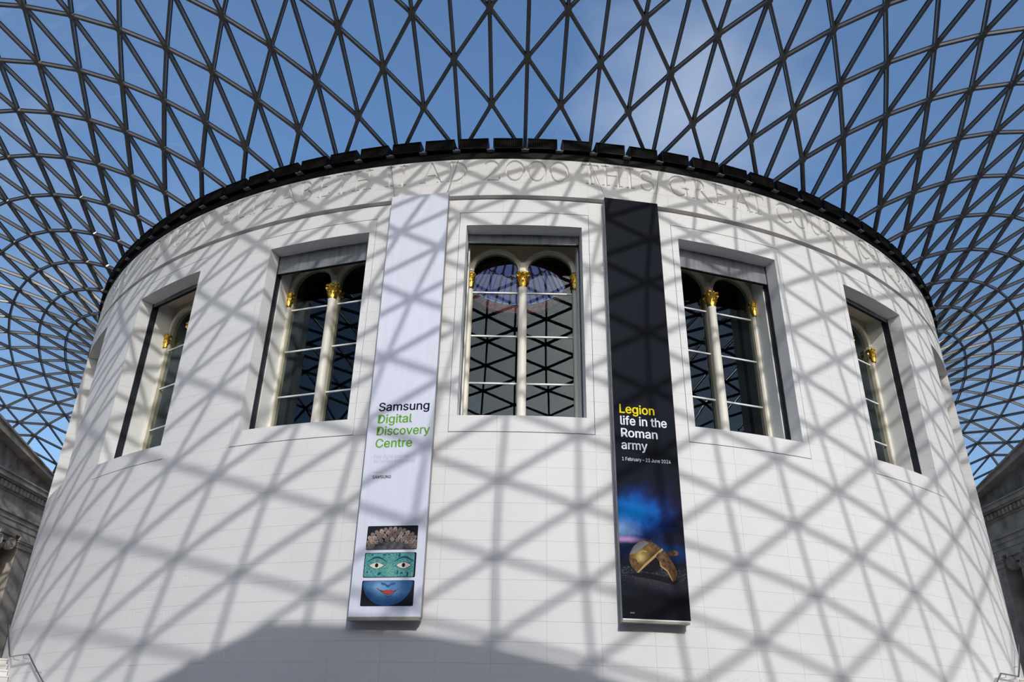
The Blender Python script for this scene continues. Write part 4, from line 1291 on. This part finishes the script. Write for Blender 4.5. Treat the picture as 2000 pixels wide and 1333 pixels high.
M['bn_black'] = blobs('black_banner_print', (0.011, 0.0135, 0.020), [
    ((.1, 7.3 - 4.5), (1.5, 1.15), (0.022, 0.024, 0.085), .9), ((-.40, 7.2 - 4.5), (1.25, .95), (0.008, 0.075, 0.40), 1.0), ((-.55, 7.25 - 4.5), (.95, .55), (0.010, 0.22, 0.66), .95),
    ((-.9, 6.8 - 4.5), (.75, .42), (0.20, 0.36, 0.62), .85), ((-.75, 6.50 - 4.5), (.75, .12), (0.52, 0.28, 0.60), .95), ((.1, 6.2 - 4.5), (1.6, .38), (0.012, 0.05, 0.20), .8),
    ((0, 5.45 - 4.5), (2.2, .55), (0.040, 0.041, 0.052), 1.0), ((0, 4.8 - 4.5), (2.2, .5), (0.010, 0.011, 0.014), 1.0)])
bb, bs, bz = banner(9, -.93, .87, 4.50, 17.61, 'tall black banner with yellow and white lettering and a bronze helmet', M['bn_black'], M['bn_olive'], M['white_paint'])
line(bb, bz, 'Legion', -.755, .265, 10.085, .26, M['yellow'], bold=.034)
line(bb, bz, 'life in the', -.745, .61, 9.73, .26, M['white_ink'], bold=.034)
line(bb, bz, 'Roman', -.74, .31, 9.37, .25, M['white_ink'], bold=.034)
line(bb, bz, 'army', -.745, -.005, 9.01, .25, M['white_ink'], bold=.034)
line(bb, bz, '1 February \u2013 23 June 2024', -.75, .65, 8.675, .10, M['white_ink'])
line(bb, bz, 'details', -.73, -.61, 4.64, .035, M['pale_ink'])
M['brz1'] = blobs('bronze_print', (0.075, 0.048, 0.022), [((-.42, 6.12 - 4.5), (.38, .36), (0.40, 0.28, 0.085), 1.0), ((-.12, 6.32 - 4.5), (.30, .2), (0.26, 0.17, 0.06), .9), ((-.38, 6.05 - 4.5), (.16, .14), (0.62, 0.50, 0.22), .8)]); M['brz2'] = flat('bronze_light', (0.42, 0.30, 0.11)); M['brz3'] = mat('bronze_brown', (0.13, 0.075, 0.04), .45, noise=(9, .7, 6), spec=.04); M['brz_l'] = flat('silver_sheen', (0.24, 0.225, 0.235))
M['grit'] = flat('grit_print', (.13, .13, .15)); M['dusk'] = flat('dark_hollow', (.012, .012, .018))
bowl = [(-.49, 5.66), (-.64, 5.80), (-.69, 5.94), (-.68, 6.08), (-.65, 6.18), (-.55, 6.34), (-.40, 6.46), (-.25, 6.51), (-.10, 6.50), (.05, 6.43), (.18, 6.33), (.22, 6.24), (-.05, 6.0), (-.30, 5.80)]
hel = poly(bb, bz, 'helmet_picture', bowl, M['brz1'], .0045)
poly(bb, bz, 'hollow', [(-.38, 5.74), (.0, 6.07), (.12, 6.02), (.15, 5.84), (.05, 5.72), (-.15, 5.66)], M['dusk'], .0035, hel)
poly(bb, bz, 'crown_sheen', [(-.68, 6.10), (-.55, 6.33), (-.40, 6.455), (-.25, 6.50), (-.12, 6.44), (-.26, 6.35), (-.42, 6.21), (-.55, 6.14)], M['brz_l'], .006, hel)
poly(bb, bz, 'neck_shade', [(-.50, 5.67), (-.63, 5.81), (-.68, 5.95), (-.60, 6.02), (-.46, 5.98), (-.40, 5.84), (-.42, 5.73)], M['brz3'], .0055, hel)
poly(bb, bz, 'temple_shade', [(-.10, 6.44), (.04, 6.42), (.17, 6.32), (.10, 6.24), (-.02, 6.28), (-.12, 6.36)], M['brz3'], .0055, hel)
poly(bb, bz, 'ground_shadow', [(-.75, 5.63), (-.2, 5.66), (.3, 5.58), (.62, 5.50), (.5, 5.40), (0, 5.50), (-.5, 5.56)], M['dusk'], .0030, hel)
poly(bb, bz, 'brow_band', [(-.50, 5.655), (-.45, 5.66), (.26, 6.28), (.22, 6.32), (-.02, 6.11), (-.3, 5.87)], M['brz2'], .0062, hel)
poly(bb, bz, 'ear_arch', [(-.28 + .20 * cos(R(a)), 6.02 + .22 * sin(R(a))) for a in range(60, 215, 12)] + [(-.28 + .165 * cos(R(a)), 6.02 + .185 * sin(R(a))) for a in range(215, 60, -12)], M['brz2'], .0062, hel)
poly(bb, bz, 'cheek_piece', [(.03, 6.08), (.12, 6.2), (.30, 6.24), (.40, 6.10), (.52, 5.92), (.60, 5.70), (.54, 5.52), (.46, 5.46), (.40, 5.56), (.32, 5.72), (.15, 5.84), (.13, 5.97)], M['brz3'], .0068, hel)
poly(bb, bz, 'cheek_edge', [(.13, 5.97), (.15, 5.84), (.32, 5.72), (.40, 5.56), (.46, 5.46), (.43, 5.58), (.345, 5.75), (.175, 5.865), (.155, 5.97)], M['brz2'], .0084, hel)
poly(bb, bz, 'knob', [(.54 + .13 * cos(2 * pi * i / 16), 6.205 + .075 * sin(2 * pi * i / 16)) for i in range(16)], M['brz3'], .0088, hel)
poly(bb, bz, 'knob_stem', [(.30, 6.20), (.46, 6.25), (.48, 6.15), (.40, 6.10)], M['brz1'], .0078, hel)
mb = MB(); rnd = random.Random(5)
for i in range(240):
    u, z = rnd.uniform(-.9, .84), 5.80 - abs(rnd.gauss(0, .20))
    s_ = rnd.uniform(.006, .016)
    mb.prism([(u - s_, z - s_ * .5), (u + s_, z - s_ * .4), (u + s_ * .6, z + s_ * .6), (u - s_ * .7, z + s_ * .5)], lambda uu, zz, d: (uu, -d, zz - bz), .0016, .0026)
mb.build('grit', M['grit'], bb, kind='stuff', fix=True)


# ------------------------------------------------------------------ floor and court walls
mb = MB(); mb.box(-60, 60, -60, 60, -.2, 0)
tag(mb.build('floor', M['floor']), 'pale stone floor of the court', 'floor', 'structure')
for nm, bx_, lb in (('wall_west', (-39, -38.0, -52.5, 49.5), 'stone court wall behind the porch west of the drum'), ('wall_east', (38.0, 39, -52.5, 49.5), 'stone court wall behind the porch east of the drum'),
                    ('wall_south', (-38, 38, -52.9, -51.9), 'stone court wall behind the camera'), ('wall_north', (-38, 38, 48.7, 49.7), 'stone court wall beyond the drum')):
    mb = MB(); x0, x1, y0, y1 = bx_
    mb.box(x0, x1, y0, y1, 0, 17.6)
    e = .25
    mb.box(x0 - e, x1 + e, y0 - e, y1 + e, 17.6, 17.9); mb.box(x0 - e * 1.8, x1 + e * 1.8, y0 - e * 1.8, y1 + e * 1.8, 17.9, 18.25)
    tag(mb.build(nm, M['wall_stone']), lb, 'wall', 'structure')


# ------------------------------------------------------------------ classical porches
def portico(fn, half, dz, label, columns, name='portico'):
    """fn(t, d, z): t along the front, d behind the front plane. Heights as on the west front, shifted by dz."""
    base = Vector(fn(0, 2, 0))
    root = empty(name, base, label, 'portico')

    def put(mb, nm, m=None, parent=None, smooth=False):
        mb.v = [tuple(Vector(fn(*p)) - base) for p in mb.v]
        return mb.build(nm, m or M['old_stone'], parent or root, smooth, fix=True)

    def bx(t0, t1, d0, d1, z0, z1, mb=None):
        mb = mb or MB(); mb.box(t0, t1, d0, d1, z0 + dz, z1 + dz); return mb
    he = half - .5
    mb = bx(-he, he, .0, 1.5, 13.58, 13.93); bx(-he, he, -.05, 1.5, 13.93, 14.30, mb); bx(-he, he, -.10, 1.5, 14.30, 14.62, mb); bx(-he, he, -.20, 1.5, 14.62, 14.78, mb)
    put(mb, 'architrave')
    put(bx(-he, he, .02, 1.5, 14.78, 15.86), 'frieze')
    put(bx(-he, he, -.08, 1.5, 15.86, 15.93), 'bed_moulding')
    put(bx(-he, he, -.06, 1.5, 15.93, 16.38), 'dentil_band')
    n = int(2 * he / .46)
    dm = MB(); dm.box(-.15, .15, -.27, -.05, 15.98 + dz, 16.32 + dz)
    for i in range(n):
        t = -he + .3 + (2 * he - .6) * i / (n - 1)
        mb = MB(); mb.v = [(x + t, y, z) for x, y, z in dm.v]; mb.f = dm.f; mb.m = dm.m
        put(mb, 'dentil')
    mb = bx(-he - .2, he + .2, -.35, 1.5, 16.38, 16.48); bx(-he - .5, he + .5, -.5, 1.5, 16.48, 16.78, mb); bx(-he - .55, he + .55, -.58, 1.5, 16.78, 16.87, mb)
    put(mb, 'cornice')
    sl = .2117
    ztop = 16.87 + half * sl + dz
    mb = MB(); zb = 16.87 + dz
    mb.prism([(-half, zb), (half, zb), (half, zb + .05), (0, ztop - .35), (-half, zb + .05)], lambda t, z, d: (t, d, z), .28, 1.9)
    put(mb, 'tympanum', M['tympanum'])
    for s in (-1, 1):
        for nm, lo, hi, d0 in (('raking_cornice', -.80, -.16, -.42), ('raking_moulding', -.18, 0.0, -.56)):
            mb = MB()
            P4 = [(0, ztop + lo), (s * (half + .4), ztop + lo - (half + .4) * sl), (s * (half + .4), ztop + hi - (half + .4) * sl), (0, ztop + hi)]
            P4 = [(t, max(z, zb - .02)) for t, z in P4]
            mb.prism(P4, lambda t, z, d: (t, d, z), d0, 1.9)
            put(mb, nm)
    for t in columns:
        c = empty('column', (0, 0, 0)); c.parent = root
        def sub(mb, nm, smooth=False):
            mb.v = [tuple(Vector(fn(*p)) - base) for p in mb.v]
            return mb.build(nm, M['old_stone'], c, smooth, fix=True)
        h = 12.55 + dz
        mb = MB(); nfl = 48
        prof = [(.66, .45), (.60, .55), (.58, 1.0), (.56, h * .5), (.49, h)]
        vs_ = []
        for r_, z in prof:
            for i in range(nfl):
                k = 1 - (.05 if i % 2 else 0)
                vs_.append((t + r_ * k * cos(2 * pi * i / nfl), .75 + r_ * k * sin(2 * pi * i / nfl), z))
        fs = [(j * nfl + i, j * nfl + (i + 1) % nfl, (j + 1) * nfl + (i + 1) % nfl, (j + 1) * nfl + i) for j in range(len(prof) - 1) for i in range(nfl)]
        mb.add(vs_, fs)
        sub(mb, 'shaft')
        mb = MB(); mb.lathe([(.75, 0), (.85, 0.02), (.85, .16), (.70, .22), (.78, .3), (.78, .38), (.66, .46)], (t, .75, 0), 28); sub(mb, 'base', True)
        mb = MB()
        mb.lathe([(.50, h), (.53, h + .05), (.62, h + .2), (.66, h + .32), (.5, h + .4)], (t, .75, 0), 24)
        mb.box(t - .88, t + .88, -.05, 1.55, h + .84, 13.585 + dz)
        mb.box(t - .80, t + .80, .08, 1.42, h + .48, h + .86)
        sub(mb, 'capital')
        for s in (-1, 1):
            mb = MB()
            vc = (t + s * .70, h + .42)
            for d0, d1, rr in ((.02, .30, .44), (.30, .52, .36), (.52, .98, .30), (.98, 1.2, .36), (1.2, 1.5, .44)):
                mb.prism([(vc[0] + rr * cos(2 * pi * i / 24), vc[1] + rr * sin(2 * pi * i / 24)) for i in range(24)], lambda a, z, d: (a, d, z), d0, d1)
            for dd in (.0, 1.52):
                sp = []
                for i in range(50):
                    q = i / 49; th = pi / 2 - s * q * 5 * pi; rr = .42 * (1 - .86 * q)
                    sp.append((vc[0] + rr * cos(th), dd, vc[1] + rr * sin(th)))
                mb.tube(sp, [.038 * (1 - .5 * i / 49) for i in range(50)], 6)
                mb.lathe([(.001, -.07), (.07, 0), (.001, .07)], (vc[0], dd, vc[1]), 10)
            sub(mb, 'volute')
    # square end piers with moulded caps
    for s in (-1, 1):
        t0, t1 = sorted((s * (columns[-1] + 1.65), s * (columns[-1] + 3.4)))
        mb = bx(t0, t1, .12, 2.6, -dz, 12.85); pr = put(mb, 'pier')
        mb = bx(t0 - .06, t1 + .06, .06, 2.66, 12.85, 12.95); bx(t0 - .02, t1 + .02, .10, 2.62, 12.95, 13.20, mb); bx(t0 - .10, t1 + .10, .02, 2.7, 13.20, 13.32, mb); bx(t0 - .16, t1 + .16, -.04, 2.76, 13.32, 13.58, mb)
        put(mb, 'pier_cap', None, pr)
    put(bx(-he, he, 2.6, 3.4, -dz, 13.6), 'back_wall')
    put(bx(-he, he, 1.4, 3.4, 13.58, 16.8), 'attic')
    for k in range(3):
        put(bx(-he - .4 * (3 - k), he + .4 * (3 - k), -.5 - .4 * (3 - k), 3.4, -dz + .15 * k - .0, -dz + .15 * (k + 1)), 'plinth_step')
    return root


YC = 1.0
portico(lambda t, d, z: (-(33.0 + d), YC + t, z), 16.4, 0.0, 'grey weathered stone porch with pediment and scrolled column capital, left of the drum', (-8.15, -2.8, 2.8, 8.15))
portico(lambda t, d, z: (33.0 + d, YC + t, z), 16.4, 0.0, 'grey weathered stone porch with pediment and dentils, right of the drum', (-8.15, -2.8, 2.8, 8.15))
portico(lambda t, d, z: (t, -(45.05 + d), z), 10.6, 18.47 - (16.87 + 10.6 * .2117), 'stone porch with pediment behind the camera', (-6.0, -2.2, 2.2, 6.0))


# ------------------------------------------------------------------ curving stairs against the drum, with handrails
def stairs(s, label, rlabel):
    root = empty('curved_staircase', cylp(23.6, R(s * 45), 0), label, 'staircase')
    base = Vector(root.location)

    def put(mb, nm, m, par, b=base):
        mb.v = [tuple(Vector(p) - b) for p in mb.v]
        return mb.build(nm, m, par, fix=True)
    z = 0.0
    a = 28.4
    seq = [(14.8 / 18, .1667)] * 18 + [(5.2, 0.0)] + [(.83, .195)] * 5
    for w, rise in seq:
        z += rise
        mb = MB(); a0, a1 = sorted((s * a, s * (a + w)))
        sector(mb, 22.22, 25.0, a0, a1, max(0, z - .5), z, 4 if w > 2 else 1)
        if rise:
            sector(mb, 22.22, 25.03, *sorted((s * (a - .06), s * (a + .12))), z - .05, z + .001, 1)
        put(mb, 'step' if w < 2 else 'landing', M['step'], root)
        a += w
    mb = MB(); q = [(28.4, 0), (43.2, 3.0), (48.4, 3.0), (52.5, 3.97)]
    for (b0, y0), (b1, y1) in zip(q[:-1], q[1:]):
        n = max(2, int((b1 - b0) / 1.5))
        for i in range(n):
            c0, c1 = b0 + (b1 - b0) * i / n, b0 + (b1 - b0) * (i + 1) / n
            h0, h1 = y0 + (y1 - y0) * i / n, y0 + (y1 - y0) * (i + 1) / n
            vs_ = [cylp(r, R(s * c), zz) for zz_ in (0, 1) for c, hh in ((c0, h0), (c1, h1)) for r in (24.85, 25.05) for zz in ((max(0, hh - .9) if zz_ == 0 else hh + .02),)]
            mb.hexa([vs_[0], vs_[1], vs_[3], vs_[2], vs_[4], vs_[5], vs_[7], vs_[6]])
    put(mb, 'stringer', M['step'], root)
    rail = empty('handrail', cylp(22.4, R(s * 43.2), 3.9), rlabel, 'handrail')
    rb = Vector(rail.location)
    path = [(30, 1.24), (34, 2.05), (39.03, 3.06), (43.24, 3.91), (45, 3.92), (46.8, 3.93), (48.4, 3.94), (50.3, 4.40), (52.28, 4.86), (53.4, 5.12)]
    fine = []
    for (b0, y0), (b1, y1) in zip(path[:-1], path[1:]):
        for i in range(3): fine.append((b0 + (b1 - b0) * i / 3, y0 + (y1 - y0) * i / 3))
    fine.append(path[-1])
    mb = MB(); mb.tube([cylp(22.40, R(s * b_), y) for b_, y in fine], .027, 8); put(mb, 'rail', M['rail'], rail, rb)
    for b_, y in ((37, 2.65), (41, 3.46), (44.5, 3.915), (47.2, 3.932), (50.3, 4.40)):
        mb = MB(); mb.tube([cylp(22.40, R(s * b_), y - .02), cylp(22.38, R(s * b_), y - .09), cylp(22.195, R(s * b_), y - .10)], .011, 6); put(mb, 'rail_bracket', M['rail'], rail, rb)


stairs(-1, 'pale stone stairs curving up against the drum at the lower left', 'metal handrail fixed to the drum beside the stairs at the lower left')
stairs(1, 'pale stone stairs curving up against the drum at the lower right', 'metal handrail fixed to the drum beside the stairs at the lower right')
